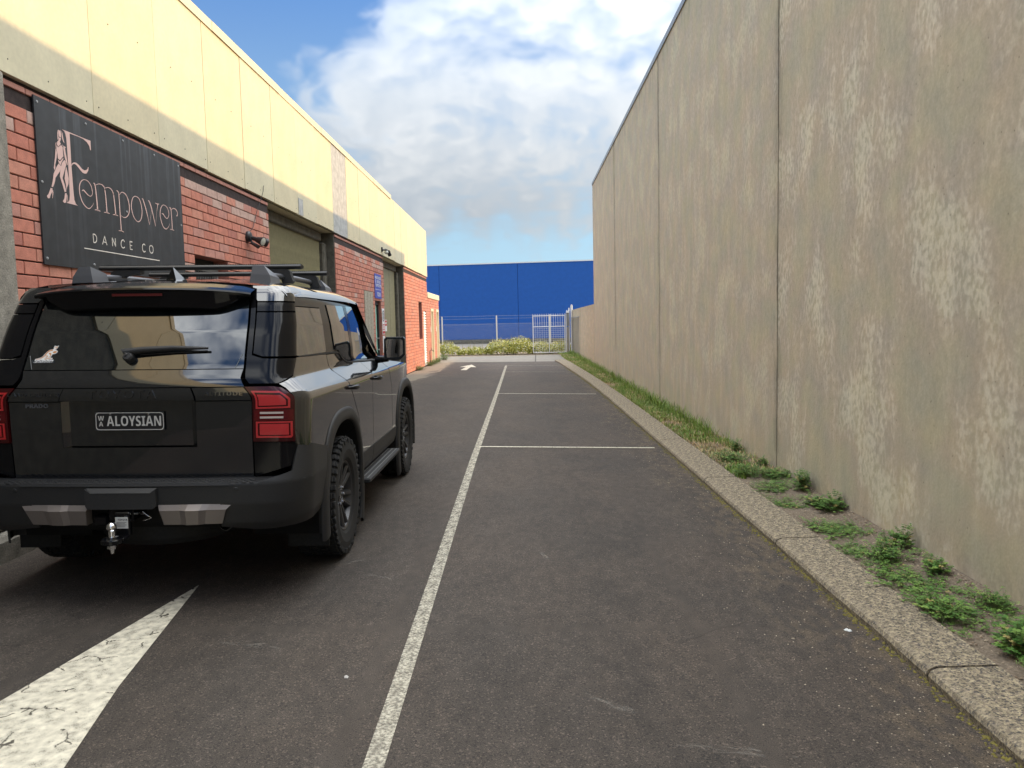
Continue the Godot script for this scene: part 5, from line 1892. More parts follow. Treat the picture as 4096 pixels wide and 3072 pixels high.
# a brush stroke along x, y, width triples
func stroke(mb: MB, a: Array, z0: float, smooth := true) -> void:
	var p := []
	for i in range(0, a.size(), 3):
		p.append(Vector3(a[i], a[i + 1], a[i + 2]))
	var q := []
	if p.size() == 2 or not smooth:
		q = p
	else:
		for i in p.size() - 1:
			var p0: Vector3 = p[maxi(i - 1, 0)]
			var p3: Vector3 = p[mini(i + 2, p.size() - 1)]
			for s in 5:
				q.append((p[i] as Vector3).cubic_interpolate(p[i + 1], p0, p3, s / 5.0))
		q.append(p[-1])
	var L := []
	var R := []
	for i in q.size():
		var d: Vector3 = q[mini(i + 1, q.size() - 1)] - q[maxi(i - 1, 0)]
		var nn := Vector2(-d.y, d.x).normalized() * absf(q[i].z) * 0.5
		L.append(Vector3(q[i].x + nn.x, q[i].y + nn.y, z0))
		R.append(Vector3(q[i].x - nn.x, q[i].y - nn.y, z0))
	for i in q.size() - 1:
		mb.face(L[i], L[i + 1], R[i + 1], R[i], Vector3.BACK)

func text_mesh(s: String, h: float, weight := 400, face := "Droid Sans") -> TextMesh:
	var f := SystemFont.new()
	f.font_names = PackedStringArray([face])
	f.font_weight = weight
	var t := TextMesh.new()
	t.font = f
	t.text = s
	t.font_size = 64
	t.pixel_size = h / 46.0
	t.depth = 0.0
	t.curve_step = 2.0
	return t

func text(called: String, s: String, h: float, at: Vector3, m: Material, parent: Node, weight := 400, squeeze := 1.0, depth := 0.0) -> MeshInstance3D:
	var t := text_mesh(s, h, weight)
	t.depth = depth
	return put(called, t, m, parent, Transform3D(Basis().scaled(Vector3(squeeze, 1, 1)), at))

func signs_and_lamps() -> void:
	# the dance studio's board
	var w := 512
	var h := 256
	var n := bytes(noise(101, 0.03, 3), w, h, false)
	var st := noise(102, 0.05, 3).get_image(w, 4)
	st.convert(Image.FORMAT_L8)
	st.resize(w, h, Image.INTERPOLATE_CUBIC)
	var sb := st.get_data()
	var px := PackedByteArray(); px.resize(w * h * 3)
	for y in h:
		for x in w:
			var i := y * w + x
			var run := sstep(0.60, 0.80, sb[i] / 255.0) * (1.0 - 0.75 * y / float(h)) + 0.25 * sstep(0.25, 0.0, y / float(h)) 
			var g := 54.0 + (n[i] - 128) * 0.06 + run * 26.0
			px[i * 3] = int(g * 0.97); px[i * 3 + 1] = int(g * 1.0); px[i * 3 + 2] = int(g * 1.04)
	var bm := mat("sign_face", Color(0.84, 0.85, 0.87), 0.5)
	bm.albedo_texture = tex(w, h, px)
	var pink := mat("sign_pink", lin(0.72, 0.49, 0.44), 0.6)
	var cream := mat("sign_cream", lin(0.80, 0.74, 0.66), 0.6)
	var t := thing("studio_sign", "large dark grey board with pink lettering and a dancer on the brick wall", "sign", Vector3(-3.796, 2.12, -6.14), PI / 2)
	var mb := MB.new()
	mb.box(Vector3(0, 0, 0.0), Vector3(2.585, 1.315, 0.012))
	mb.quad(Vector3(0, 0, 0.0125), Vector3(2.585, 0, 0.0125), Vector3(2.585, 1.315, 0.0125), Vector3(0, 1.315, 0.0125), Vector3.BACK, Vector2(0, 1), Vector2(1, 0))
	obj("board", mb, bm, t)
	var shapes := [
		[0.354, 1.134, 0.384, 1.127, 0.400, 1.106, 0.408, 1.073, 0.412, 0.994, 0.412, 0.855, 0.410, 0.712, 0.406, 0.608, 0.397, 0.566, 0.382, 0.547, 0.355, 0.538, 0.355, 0.534, 0.516, 0.534, 0.486, 0.548, 0.469, 0.577, 0.464, 0.654, 0.461, 0.766, 0.459, 0.851, 0.459, 0.887, 0.462, 1.058, 0.462, 1.127, 0.520, 1.128, 0.601, 1.130, 0.666, 1.127, 0.719, 1.113, 0.754, 1.088, 0.766, 1.055, 0.776, 1.056, 0.779, 1.139, 0.709, 1.137, 0.601, 1.136, 0.521, 1.136, 0.427, 1.136],
		[0.457, 0.855, 0.461, 0.869, 0.475, 0.884, 0.501, 0.896, 0.534, 0.899, 0.573, 0.887, 0.619, 0.862, 0.656, 0.858, 0.686, 0.867, 0.705, 0.884, 0.712, 0.898, 0.722, 0.898, 0.713, 0.867, 0.687, 0.839, 0.658, 0.830, 0.624, 0.831, 0.585, 0.849, 0.539, 0.876, 0.512, 0.884, 0.488, 0.879, 0.466, 0.864],
		[0.296, 1.116, 0.285, 1.088, 0.283, 1.043, 0.290, 1.030, 0.299, 1.052, 0.295, 1.081, 0.311, 1.118],
		[0.313, 1.116, 0.300, 1.087, 0.303, 1.066, 0.320, 1.062, 0.335, 1.063, 0.341, 1.092, 0.330, 1.116],
		[0.327, 1.125, 0.347, 1.107, 0.348, 1.063, 0.360, 1.035, 0.379, 1.026, 0.366, 1.058, 0.358, 1.105],
		[0.302, 1.057, 0.333, 1.057, 0.323, 1.035, 0.313, 1.024, 0.325, 1.009, 0.288, 0.979, 0.269, 0.992, 0.275, 1.015, 0.298, 1.034],
		[0.261, 0.984, 0.284, 0.972, 0.329, 1.002, 0.348, 0.988, 0.348, 0.949, 0.350, 0.914, 0.298, 0.871, 0.270, 0.880, 0.267, 0.927, 0.257, 0.950],
		[0.254, 1.002, 0.266, 1.010, 0.255, 0.980, 0.247, 0.957, 0.264, 0.926, 0.253, 0.880, 0.227, 0.818, 0.228, 0.797, 0.213, 0.773, 0.205, 0.792, 0.212, 0.815, 0.229, 0.875, 0.239, 0.920, 0.245, 0.957],
		[0.270, 0.870, 0.296, 0.861, 0.348, 0.902, 0.347, 0.891, 0.312, 0.850, 0.307, 0.832, 0.280, 0.844],
		[0.276, 0.840, 0.308, 0.826, 0.286, 0.778, 0.220, 0.715, 0.211, 0.689, 0.197, 0.661, 0.176, 0.632, 0.156, 0.633, 0.179, 0.683, 0.197, 0.743, 0.249, 0.814],
		[0.144, 0.621, 0.169, 0.620, 0.159, 0.589, 0.138, 0.564, 0.124, 0.536, 0.100, 0.530, 0.085, 0.547, 0.111, 0.568],
		[0.162, 0.603, 0.174, 0.609, 0.176, 0.588, 0.161, 0.540, 0.156, 0.541, 0.162, 0.577],
		[0.324, 0.855, 0.360, 0.887, 0.377, 0.879, 0.381, 0.849, 0.347, 0.785, 0.318, 0.731, 0.343, 0.678, 0.360, 0.628, 0.335, 0.618, 0.314, 0.668, 0.281, 0.737, 0.296, 0.801],
		[0.338, 0.610, 0.360, 0.615, 0.364, 0.592, 0.346, 0.536, 0.320, 0.527, 0.299, 0.540, 0.324, 0.563],
		[0.369, 0.609, 0.374, 0.594, 0.375, 0.545, 0.369, 0.542, 0.366, 0.579],
		[0.354, 0.987, 0.379, 0.998, 0.385, 0.952, 0.399, 0.902, 0.405, 0.858, 0.394, 0.848, 0.370, 0.904, 0.361, 0.947],
		[0.374, 0.825, 0.383, 0.832, 0.394, 0.794, 0.399, 0.772, 0.407, 0.743, 0.398, 0.696, 0.374, 0.666, 0.364, 0.638, 0.359, 0.689, 0.346, 0.731, 0.360, 0.787],
		[0.341, 1.013, 0.352, 1.002, 0.381, 1.000, 0.397, 0.994, 0.387, 0.990, 0.357, 0.995, 0.344, 1.001],
	]
	var strokes := [
		[0.765, 0.597, 0.0025, 0.746, 0.571, 0.0043, 0.695, 0.537, 0.0067, 0.646, 0.541, 0.0091, 0.596, 0.571, 0.0114, 0.566, 0.620, 0.0132, 0.555, 0.671, 0.0131, 0.566, 0.720, 0.0120, 0.596, 0.757, 0.0078, 0.644, 0.777, 0.0054, 0.703, 0.771, 0.0073, 0.743, 0.739, 0.0098, 0.758, 0.694, 0.0092, 0.748, 0.663, 0.0068, 0.718, 0.647, 0.0055, 0.680, 0.654, 0.0085, 0.640, 0.674, 0.0121, 0.615, 0.683, 0.0090, 0.590, 0.670, 0.0036],
		[0.781, 0.772, 0.0031, 0.799, 0.770, 0.0136, 0.810, 0.751, 0.0161, 0.817, 0.692, 0.0174, 0.823, 0.619, 0.0187, 0.826, 0.534, 0.0199],
		[0.778, 0.538, 0.0043, 0.825, 0.543, 0.0100, 0.871, 0.537, 0.0044],
		[0.825, 0.763, 0.0043, 0.870, 0.780, 0.0050, 0.922, 0.783, 0.0076, 0.955, 0.770, 0.0114, 0.970, 0.745, 0.0140],
		[0.968, 0.754, 0.0152, 0.978, 0.668, 0.0159, 0.981, 0.536, 0.0172],
		[0.932, 0.537, 0.0044, 0.979, 0.542, 0.0095, 1.025, 0.538, 0.0045],
		[0.965, 0.758, 0.0051, 1.020, 0.775, 0.0057, 1.074, 0.772, 0.0090, 1.107, 0.746, 0.0129, 1.116, 0.722, 0.0155],
		[1.116, 0.728, 0.0155, 1.128, 0.641, 0.0162, 1.135, 0.537, 0.0175],
		[1.081, 0.538, 0.0045, 1.132, 0.543, 0.0097, 1.180, 0.539, 0.0046],
		[1.169, 0.773, 0.0026, 1.196, 0.770, 0.0105, 1.213, 0.754, 0.0144],
		[1.214, 0.764, 0.0144, 1.215, 0.648, 0.0151, 1.217, 0.525, 0.0158, 1.219, 0.401, 0.0171],
		[1.171, 0.401, 0.0046, 1.219, 0.405, 0.0099, 1.267, 0.399, 0.0046],
		[1.226, 0.740, 0.0033, 1.259, 0.769, 0.0053, 1.307, 0.775, 0.0080, 1.359, 0.752, 0.0114, 1.393, 0.695, 0.0141, 1.397, 0.629, 0.0141, 1.369, 0.575, 0.0114, 1.315, 0.543, 0.0073, 1.266, 0.540, 0.0053, 1.229, 0.550, 0.0040],
		[1.522, 0.778, 0.0068, 1.590, 0.771, 0.0090, 1.633, 0.724, 0.0125, 1.648, 0.652, 0.0139, 1.627, 0.582, 0.0118, 1.583, 0.541, 0.0076, 1.528, 0.537, 0.0075, 1.472, 0.573, 0.0109, 1.442, 0.635, 0.0135, 1.444, 0.699, 0.0129, 1.476, 0.752, 0.0088, 1.522, 0.778, 0.0068],
		[1.659, 0.773, 0.0035, 1.683, 0.766, 0.0154, 1.734, 0.678, 0.0169, 1.792, 0.533, 0.0057],
		[1.792, 0.534, 0.0035, 1.825, 0.621, 0.0036, 1.855, 0.702, 0.0043],
		[1.786, 0.774, 0.0035, 1.813, 0.769, 0.0156, 1.863, 0.689, 0.0172, 1.919, 0.533, 0.0058],
		[1.919, 0.534, 0.0036, 1.964, 0.683, 0.0043, 1.996, 0.766, 0.0131],
		[1.936, 0.775, 0.0036, 1.990, 0.772, 0.0094, 2.031, 0.779, 0.0036],
		[2.247, 0.602, 0.0030, 2.221, 0.568, 0.0052, 2.162, 0.535, 0.0074, 2.100, 0.548, 0.0103, 2.056, 0.602, 0.0132, 2.036, 0.664, 0.0139, 2.051, 0.724, 0.0124, 2.093, 0.769, 0.0081, 2.140, 0.784, 0.0059, 2.203, 0.771, 0.0089, 2.236, 0.736, 0.0105, 2.240, 0.692, 0.0090, 2.199, 0.651, 0.0067, 2.149, 0.661, 0.0096, 2.109, 0.685, 0.0118, 2.076, 0.686, 0.0044],
		[2.260, 0.776, 0.0030, 2.288, 0.773, 0.0135, 2.300, 0.752, 0.0151, 2.306, 0.657, 0.0158, 2.307, 0.541, 0.0174],
		[2.253, 0.543, 0.0045, 2.304, 0.547, 0.0098, 2.350, 0.541, 0.0046],
		[2.304, 0.756, 0.0053, 2.360, 0.782, 0.0068, 2.422, 0.776, 0.0099, 2.454, 0.748, 0.0123, 2.447, 0.717, 0.0130, 2.427, 0.710, 0.0107],
	]
	var plain := [
		[0.725, 0.319, 0.0092, 0.728, 0.244, 0.0092],
		[0.720, 0.317, 0.0086, 0.755, 0.318, 0.0092, 0.780, 0.295, 0.0099, 0.776, 0.265, 0.0099, 0.754, 0.248, 0.0093, 0.724, 0.246, 0.0086],
		[0.872, 0.243, 0.0094, 0.917, 0.322, 0.0095],
		[0.915, 0.323, 0.0095, 0.947, 0.244, 0.0095],
		[0.889, 0.268, 0.0069, 0.935, 0.266, 0.0070],
		[1.045, 0.244, 0.0096, 1.044, 0.322, 0.0096],
		[1.044, 0.322, 0.0096, 1.101, 0.245, 0.0097],
		[1.101, 0.245, 0.0097, 1.098, 0.323, 0.0097],
		[1.269, 0.306, 0.0093, 1.247, 0.322, 0.0099, 1.215, 0.311, 0.0099, 1.199, 0.282, 0.0105, 1.208, 0.255, 0.0099, 1.238, 0.246, 0.0099, 1.267, 0.258, 0.0093],
		[1.368, 0.323, 0.0101, 1.367, 0.244, 0.0101],
		[1.362, 0.321, 0.0087, 1.417, 0.321, 0.0088],
		[1.366, 0.285, 0.0081, 1.408, 0.284, 0.0081],
		[1.365, 0.247, 0.0087, 1.414, 0.247, 0.0088],
		[1.674, 0.313, 0.0091, 1.650, 0.324, 0.0098, 1.618, 0.309, 0.0097, 1.610, 0.277, 0.0104, 1.623, 0.253, 0.0097, 1.646, 0.246, 0.0098, 1.673, 0.257, 0.0091],
		[1.795, 0.325, 0.0092, 1.829, 0.316, 0.0100, 1.839, 0.287, 0.0107, 1.825, 0.257, 0.0100, 1.797, 0.248, 0.0099, 1.768, 0.259, 0.0099, 1.758, 0.288, 0.0106, 1.767, 0.312, 0.0099, 1.795, 0.325, 0.0092],
		[0.573, 0.181, 0.0078, 1.968, 0.185, 0.0087],
	]
	var z0 := 0.0145
	mb = MB.new()
	for i in 2:
		flat_poly(mb, pairs(shapes[i]), z0)
	for s in strokes:
		stroke(mb, s, z0)
	obj("lettering", mb, pink, t)
	mb = MB.new()
	for i in range(2, shapes.size()):
		flat_poly(mb, pairs(shapes[i]), z0)
	obj("dancer", mb, pink, t)
	mb = MB.new()
	for s in plain:
		stroke(mb, s, z0)
	obj("subtitle", mb, cream, t)
	mb = MB.new()
	for p in [Vector2(0.04, 1.27), Vector2(0.72, 1.27), Vector2(1.35, 1.27), Vector2(1.98, 1.27), Vector2(2.54, 1.27), Vector2(0.04, 0.65), Vector2(2.54, 0.62), Vector2(0.04, 0.05), Vector2(0.72, 0.05), Vector2(1.35, 0.6), Vector2(1.98, 0.05), Vector2(2.54, 0.05)]:
		mb.lathe(Vector3(p.x, p.y, 0.0125), Vector3.BACK, [Vector2(0.012, 0), Vector2(0.010, 0.005), Vector2(0.0, 0.007)], 8)
	stuff(obj("screw_heads", mb, M.galvanised, t))
	# blue sign of the support centre
	var blue := mat("sign_blue", lin(0.055, 0.08, 0.42), 0.5)
	var white := mat("sign_white", lin(0.78, 0.79, 0.80), 0.5)
	t = thing("blue_sign", "blue upright sign with white lines of lettering above the teal door", "sign", Vector3(-3.794, 2.30, -20.00), PI / 2)
	mb = MB.new()
	mb.bbox(Vector3(0, 0, 0), Vector3(0.91, 0.64, 0.008), 0.002)
	obj("board", mb, blue, t)
	for q in [["NEWTON MOORE", 0.075, 0.54], ["EDUCATION", 0.075, 0.44], ["SUPPORT CENTRE", 0.075, 0.34], ["9722 98", 0.10, 0.11]]:
		text("lettering", q[0], q[1], Vector3(0.53, q[2], 0.0095), white, t, 700, 0.9)
	mb = MB.new()
	flat_poly(mb, PackedVector2Array([Vector2(0.04, 0.58), Vector2(0.15, 0.58), Vector2(0.15, 0.52), Vector2(0.04, 0.52)]), 0.0095)
	flat_poly(mb, PackedVector2Array([Vector2(0.05, 0.50), Vector2(0.14, 0.50), Vector2(0.14, 0.42), Vector2(0.095, 0.34), Vector2(0.05, 0.42)]), 0.0095)
	flat_poly(mb, PackedVector2Array([Vector2(0.05, 0.225), Vector2(0.86, 0.225), Vector2(0.86, 0.245), Vector2(0.05, 0.245)]), 0.0095)
	obj("crest", mb, mat("sign_pale_blue", lin(0.40, 0.42, 0.62), 0.5), t)
	# no standing sign on the pier between the teal door and the second tall door
	var red := mat("sign_red", lin(0.55, 0.03, 0.03), 0.5)
	t = thing("prohibition_sign", "narrow white notice with a black symbol beside the teal door", "sign", Vector3(-3.792, 1.35, -20.90), PI / 2)
	mb = MB.new()
	mb.bbox(Vector3(0, 0, 0), Vector3(0.36, 0.70, 0.006), 0.002)
	obj("board", mb, white, t)
	mb = MB.new()
	for i in 24:
		var a0 := TAU * i / 24
		var a1 := TAU * (i + 1) / 24
		var c := Vector3(0.18, 0.50, 0.008)
		mb.face(c + Vector3(cos(a0), sin(a0), 0) * 0.15, c + Vector3(cos(a1), sin(a1), 0) * 0.15, c + Vector3(cos(a1), sin(a1), 0) * 0.12, c + Vector3(cos(a0), sin(a0), 0) * 0.12, Vector3.BACK)
	stroke(mb, [0.09, 0.60, 0.03, 0.27, 0.40, 0.03], 0.008)
	stroke(mb, [0.18, 0.58, 0.05, 0.18, 0.42, 0.05], 0.0085)
	obj("symbol", mb, M.black_metal, t)
	mb = MB.new()
	for q in [[0.05, 0.26, 0.31], [0.08, 0.20, 0.28], [0.05, 0.14, 0.31]]:
		stroke(mb, [q[0], q[1], 0.028, q[2], q[1], 0.028], 0.008)
	flat_poly(mb, PackedVector2Array([Vector2(0.03, 0.02), Vector2(0.33, 0.02), Vector2(0.33, 0.09), Vector2(0.03, 0.09)]), 0.008)
	obj("text_lines", mb, red, t)
	t = thing("poster", "pale paper poster with grey print under the white notice beside the teal door", "poster", Vector3(-3.792, 0.85, -20.92), PI / 2)
	mb = MB.new()
	mb.box(Vector3(0, 0, 0), Vector3(0.30, 0.46, 0.003))
	obj("sheet", mb, white, t)
	mb = MB.new()
	flat_poly(mb, PackedVector2Array([Vector2(0.09, 0.08), Vector2(0.20, 0.06), Vector2(0.24, 0.20), Vector2(0.18, 0.40), Vector2(0.11, 0.38)]), 0.005)
	obj("print", mb, mat("poster_grey", lin(0.25, 0.33, 0.38), 0.7), t)
	t = thing("warning_sign", "small red and white notice on the olive boards of the second tall door", "sign", Vector3(-4.045, 1.42, -22.66), PI / 2)
	mb = MB.new()
	mb.bbox(Vector3(0, 0, 0), Vector3(0.36, 0.34, 0.005), 0.002)
	obj("board", mb, white, t)
	mb = MB.new()
	flat_poly(mb, PackedVector2Array([Vector2(0.02, 0.16), Vector2(0.34, 0.16), Vector2(0.34, 0.32), Vector2(0.02, 0.32)]), 0.007)
	obj("red_panel", mb, red, t)
	mb = MB.new()
	stroke(mb, [0.06, 0.24, 0.05, 0.30, 0.24, 0.05], 0.0085)
	obj("caption", mb, white, t)
	# twin floodlight with its sensor, and the loose cable above it
	var lens := mat("lamp_lens", lin(0.62, 0.63, 0.55), 0.25)
	t = thing("floodlight", "black twin floodlight with a sensor on the brick beside the corrugated door", "lamp", Vector3(-3.796, 2.85, -10.80))
	mb = MB.new()
	mb.lathe(Vector3.ZERO, Vector3.RIGHT, [Vector2(0.075, 0), Vector2(0.075, 0.03), Vector2(0.06, 0.055), Vector2(0, 0.06)], 18)
	obj("base", mb, M.black_metal, t)
	for q in [[Vector3(0.05, -0.01, -0.01), Vector3(0.85, -0.32, 0.25)], [Vector3(0.05, -0.02, -0.09), Vector3(0.70, -0.22, -0.75)]]:
		var o: Vector3 = q[0]
		var ax: Vector3 = q[1].normalized()
		mb = MB.new()
		mb.tube([Vector3(0.04, -0.01, o.z * 0.4), o + ax * 0.03], 0.02, 8)
		mb.lathe(o + ax * 0.03, ax, [Vector2(0.028, 0), Vector2(0.032, 0.07), Vector2(0.040, 0.075), Vector2(0.044, 0.10), Vector2(0.064, 0.17), Vector2(0.064, 0.178), Vector2(0.058, 0.178)], 18)
		var hd := obj("lamp_head", mb, M.black_metal, t)
		mb = MB.new()
		mb.lathe(o + ax * 0.203, ax, [Vector2(0.059, 0.0), Vector2(0.045, 0.007), Vector2(0.02, 0.011), Vector2(0, 0.012)], 18)
		obj("lens", mb, lens, hd)
	mb = MB.new()
	mb.tube([Vector3(0.05, -0.03, 0.02), Vector3(0.07, -0.09, 0.015)], 0.014, 8)
	mb.tube([Vector3(0.06, -0.085, 0.02), Vector3(0.17, -0.15, 0.04)], [0.022, 0.026], 10)
	obj("sensor", mb, M.black_metal, t)
	mb = MB.new()
	var cab := []
	for q in [Vector2(2.92, -10.86), Vector2(3.0, -11.03), Vector2(3.16, -11.14), Vector2(3.34, -11.30), Vector2(3.49, -11.38), Vector2(3.58, -11.45), Vector2(3.665, -11.48)]:
		cab.append(Vector3(-3.787 + (0.03 if q.x > 3.45 else 0.0), q.x, q.y))
	mb.tube(cab, 0.004, 5)
	tag(obj("cable", mb, M.black_metal), "thin loose grey cable hanging from the parapet down to the floodlight", "cable")
	t = thing("sensor_lamp", "small black lamp with a white globe above the second tall door", "lamp", Vector3(-3.768, 3.625, -21.05))
	mb = MB.new()
	mb.bbox(Vector3(0, -0.05, -0.05), Vector3(0.03, 0.08, 0.05), 0.01)
	mb.tube([Vector3(0.02, 0.0, 0), Vector3(0.10, 0.02, -0.12), Vector3(0.13, -0.01, -0.28)], 0.026, 8)
	obj("bracket", mb, M.black_metal, t)
	mb = MB.new()
	var gp := []
	for i in 9:
		gp.append(Vector2(0.055 * sin(PI * i / 8.0), -0.055 * cos(PI * i / 8.0)))
	mb.lathe(Vector3(0.10, -0.05, -0.16), Vector3.UP, gp, 14)
	obj("globe", mb, lens, t)
	mb = MB.new()
	mb.tube([Vector3(0.13, 0.0, -0.28), Vector3(0.16, -0.12, -0.36)], [0.045, 0.05], 10)
	obj("sensor", mb, M.black_metal, t)

# ---------------------------------------------------------------- the far end: blue building, fence, gate, flowering bank
func far_end() -> void:
	var t := thing("blue_building", "long flat blue building with a thin white capping across the far end", "building", Vector3(0, 0, -64.0))
	t.rotation.y = -0.13
	var xs := [-33.6, -26.9, -20.2, -13.6, -6.95, -0.33, 6.3, 12.9, 19.6, 26.3]
	for i in xs.size() - 1:
		var mb := MB.new()
		mb.bbox(Vector3(xs[i] + 0.012, 0.30, -0.2), Vector3(xs[i + 1] - 0.012, 6.50, 0.0), 0.008)
		obj("wall_panel", mb, M.blue_wall, t)
	var mb2 := MB.new()
	mb2.box(Vector3(-33.6, -0.2, -20), Vector3(26.3, 6.4, -0.21))
	obj("body", mb2, M.blue_wall, t)
	mb2 = MB.new()
	mb2.box(Vector3(-33.6, -0.2, -0.18), Vector3(26.3, 0.295, -0.01))
	obj("plinth", mb2, M.dark_concrete, t)
	mb2 = MB.new()
	mb2.box(Vector3(-33.6, 6.502, -0.3), Vector3(26.3, 6.60, 0.03))
	obj("capping", mb2, M.white_trim, t)
	mb2 = MB.new()
	mb2.box(Vector3(-8.3, 3.0, 0.0), Vector3(-7.75, 3.7, 0.22))
	mb2.box(Vector3(-8.06, 1.2, 0.0), Vector3(-7.98, 3.0, 0.1))
	obj("meter_box", mb2, M.black_metal, t)
	fence()
	gates()
	var fol := mat("foliage", Color.WHITE, 0.6)
	fol.vertex_color_use_as_albedo = true
	fol.backlight_enabled = true
	fol.backlight = Color(0.55, 0.55, 0.55)
	# flowering bushes along the fence, one thing each
	var defs := [[-5.4, 0.9, 0.55, 0.7, "yellow-green bush at the left end of the fence, behind the building's corner", 900], [-3.95, 0.75, 0.66, 0.75, "yellow-green bush with grass heads round the leftmost fence post in view", 1500], [-2.55, 0.95, 0.40, 0.6, "lowest stretch of the pale flowering bushes, between the two fence posts", 1500], [-1.15, 0.85, 0.78, 0.85, "dark green mound of the flowering bushes round the middle fence post", 2200], [-0.15, 0.80, 0.86, 0.85, "tallest yellow flowering bush left of the gate's free end", 2400], [0.95, 0.70, 0.62, 0.75, "pale flowering bush behind the left half of the mesh gate", 1500], [1.95, 0.75, 0.64, 0.75, "pale flowering bush behind the hinge side of the mesh gate", 1500]]
	for q in defs:
		var mb := MB.new()
		mb.use_col = true
		var rx: float = q[1]; var hh: float = q[2]; var rz: float = q[3]
		for i in int(q[5]):
			var a := rng.randf() * TAU
			var r := sqrt(rng.randf())
			var x := cos(a) * r * rx
			var z := sin(a) * r * rz
			var top := hh * sqrt(maxf(0.0, 1.0 - r * r * 0.85)) * (0.86 + 0.28 * rng.randf())
			var y := top * pow(rng.randf(), 0.55)
			var flower := y > top * 0.78 and rng.randf() < 0.6
			var s := rng.randf_range(0.018, 0.034) if flower else rng.randf_range(0.03, 0.06)
			if flower:
				mb.c = Color(0.80, 0.72, 0.25) if rng.randf() < 0.5 else Color(0.80, 0.78, 0.60)
			else:
				var k := rng.randf()
				mb.c = Color(0.16, 0.21, 0.045).lerp(Color(0.52, 0.48, 0.09), k)
			leaf(mb, Vector3(x, y, z), s, s * 0.65)
		for i in 14:
			var a := rng.randf() * TAU
			var p := Vector3(cos(a) * rx * 0.7 * rng.randf(), hh * 0.7, sin(a) * rz * 0.6 * rng.randf())
			mb.c = Color(0.42, 0.38, 0.20)
			var d := Vector3(rng.randf_range(-0.2, 0.2), 1, rng.randf_range(-0.1, 0.1)).normalized() * rng.randf_range(0.2, 0.42)
			var wv := Vector3(0.012, 0, 0)
			mb.face(p - wv, p + wv, p + d + wv * 0.3, p + d - wv * 0.3, Vector3.BACK)
		var b := obj("flowering_bush", mb, fol)
		b.position = Vector3(q[0], -0.02, -40.35)
		tag(b, q[4], "bush", "flowering bushes along the fence")

func leaf(mb: MB, p: Vector3, l: float, w: float) -> void:
	var d := Vector3(rng.randf_range(-1, 1), rng.randf_range(-0.3, 1), rng.randf_range(-1, 1)).normalized()
	var s := d.cross(Vector3(rng.randf_range(-1, 1), rng.randf_range(-1, 1), rng.randf_range(-1, 1))).normalized()
	var nn := d.cross(s).normalized()
	if nn.y < 0: nn = -nn
	var a := p - d * l; var b := p + s * w; var c := p + d * l; var e := p - s * w
	mb.tri(a, b, c, nn, nn, nn)
	mb.tri(a, c, e, nn, nn, nn)

func fence() -> void:
	var t := thing("chain_fence", "galvanised chain mesh fence with barbed wire across the far end of the lane", "fence", Vector3(0, 0, -41.0))
	var px := [-7.15, -4.265, -1.375, 1.45, 4.3]
	for x in px:
		var mb := MB.new()
		mb.tube([Vector3(x, -0.05, 0), Vector3(x, 1.98, 0), Vector3(x, 2.02, 0)], [0.034, 0.034, 0.012], 12)
		obj("post", mb, mat("post_steel", lin(0.66, 0.65, 0.61), 0.5), t)
	for q in [[2.0, 0.0035], [1.86, 0.0035], [1.575, 0.004], [0.72, 0.003], [0.1, 0.003]]:
		var mb := MB.new()
		for i in px.size() - 1:
			var pts := []
			for s in 9:
				var u := s / 8.0
				pts.append(Vector3(lerpf(px[i], px[i + 1], u), q[0] - 0.05 * sin(PI * u) * (0.5 if q[0] < 1.7 else 0.2), 0.02))
			mb.tube(pts, q[1], 5, false)
			if q[0] > 1.8:
				for s in 24:
					var x: float = lerpf(px[i], px[i + 1], (s + 0.5) / 24.0)
					var y: float = q[0] - 0.01 * sin(PI * (s + 0.5) / 24.0)
					mb.tube([Vector3(x - 0.012, y - 0.02, 0.02), Vector3(x + 0.012, y + 0.02, 0.02)], 0.003, 4, false)
		obj("wire", mb, M.galvanised, t)
	var mesh := MB.new()
	var step := 0.071
	var hgt := 1.50
	for sgn in [-1.0, 1.0]:
		var x := -8.6
		while x < 5.8:
			# one diagonal wire of the netting, kept inside the fence's ends
			var x0 := x; var x1: float = x + sgn * hgt
			if minf(x0, x1) > -7.15 and maxf(x0, x1) < 4.3:
				var a := Vector3(x0, 0.09, 0.012 + 0.003 * sgn); var b := Vector3(x1, 1.60, 0.012 + 0.003 * sgn)
				mesh.tube([a, b], 0.0018, 4, false)
			x += step
	stuff(obj("netting", mesh, M.galvanised, t))

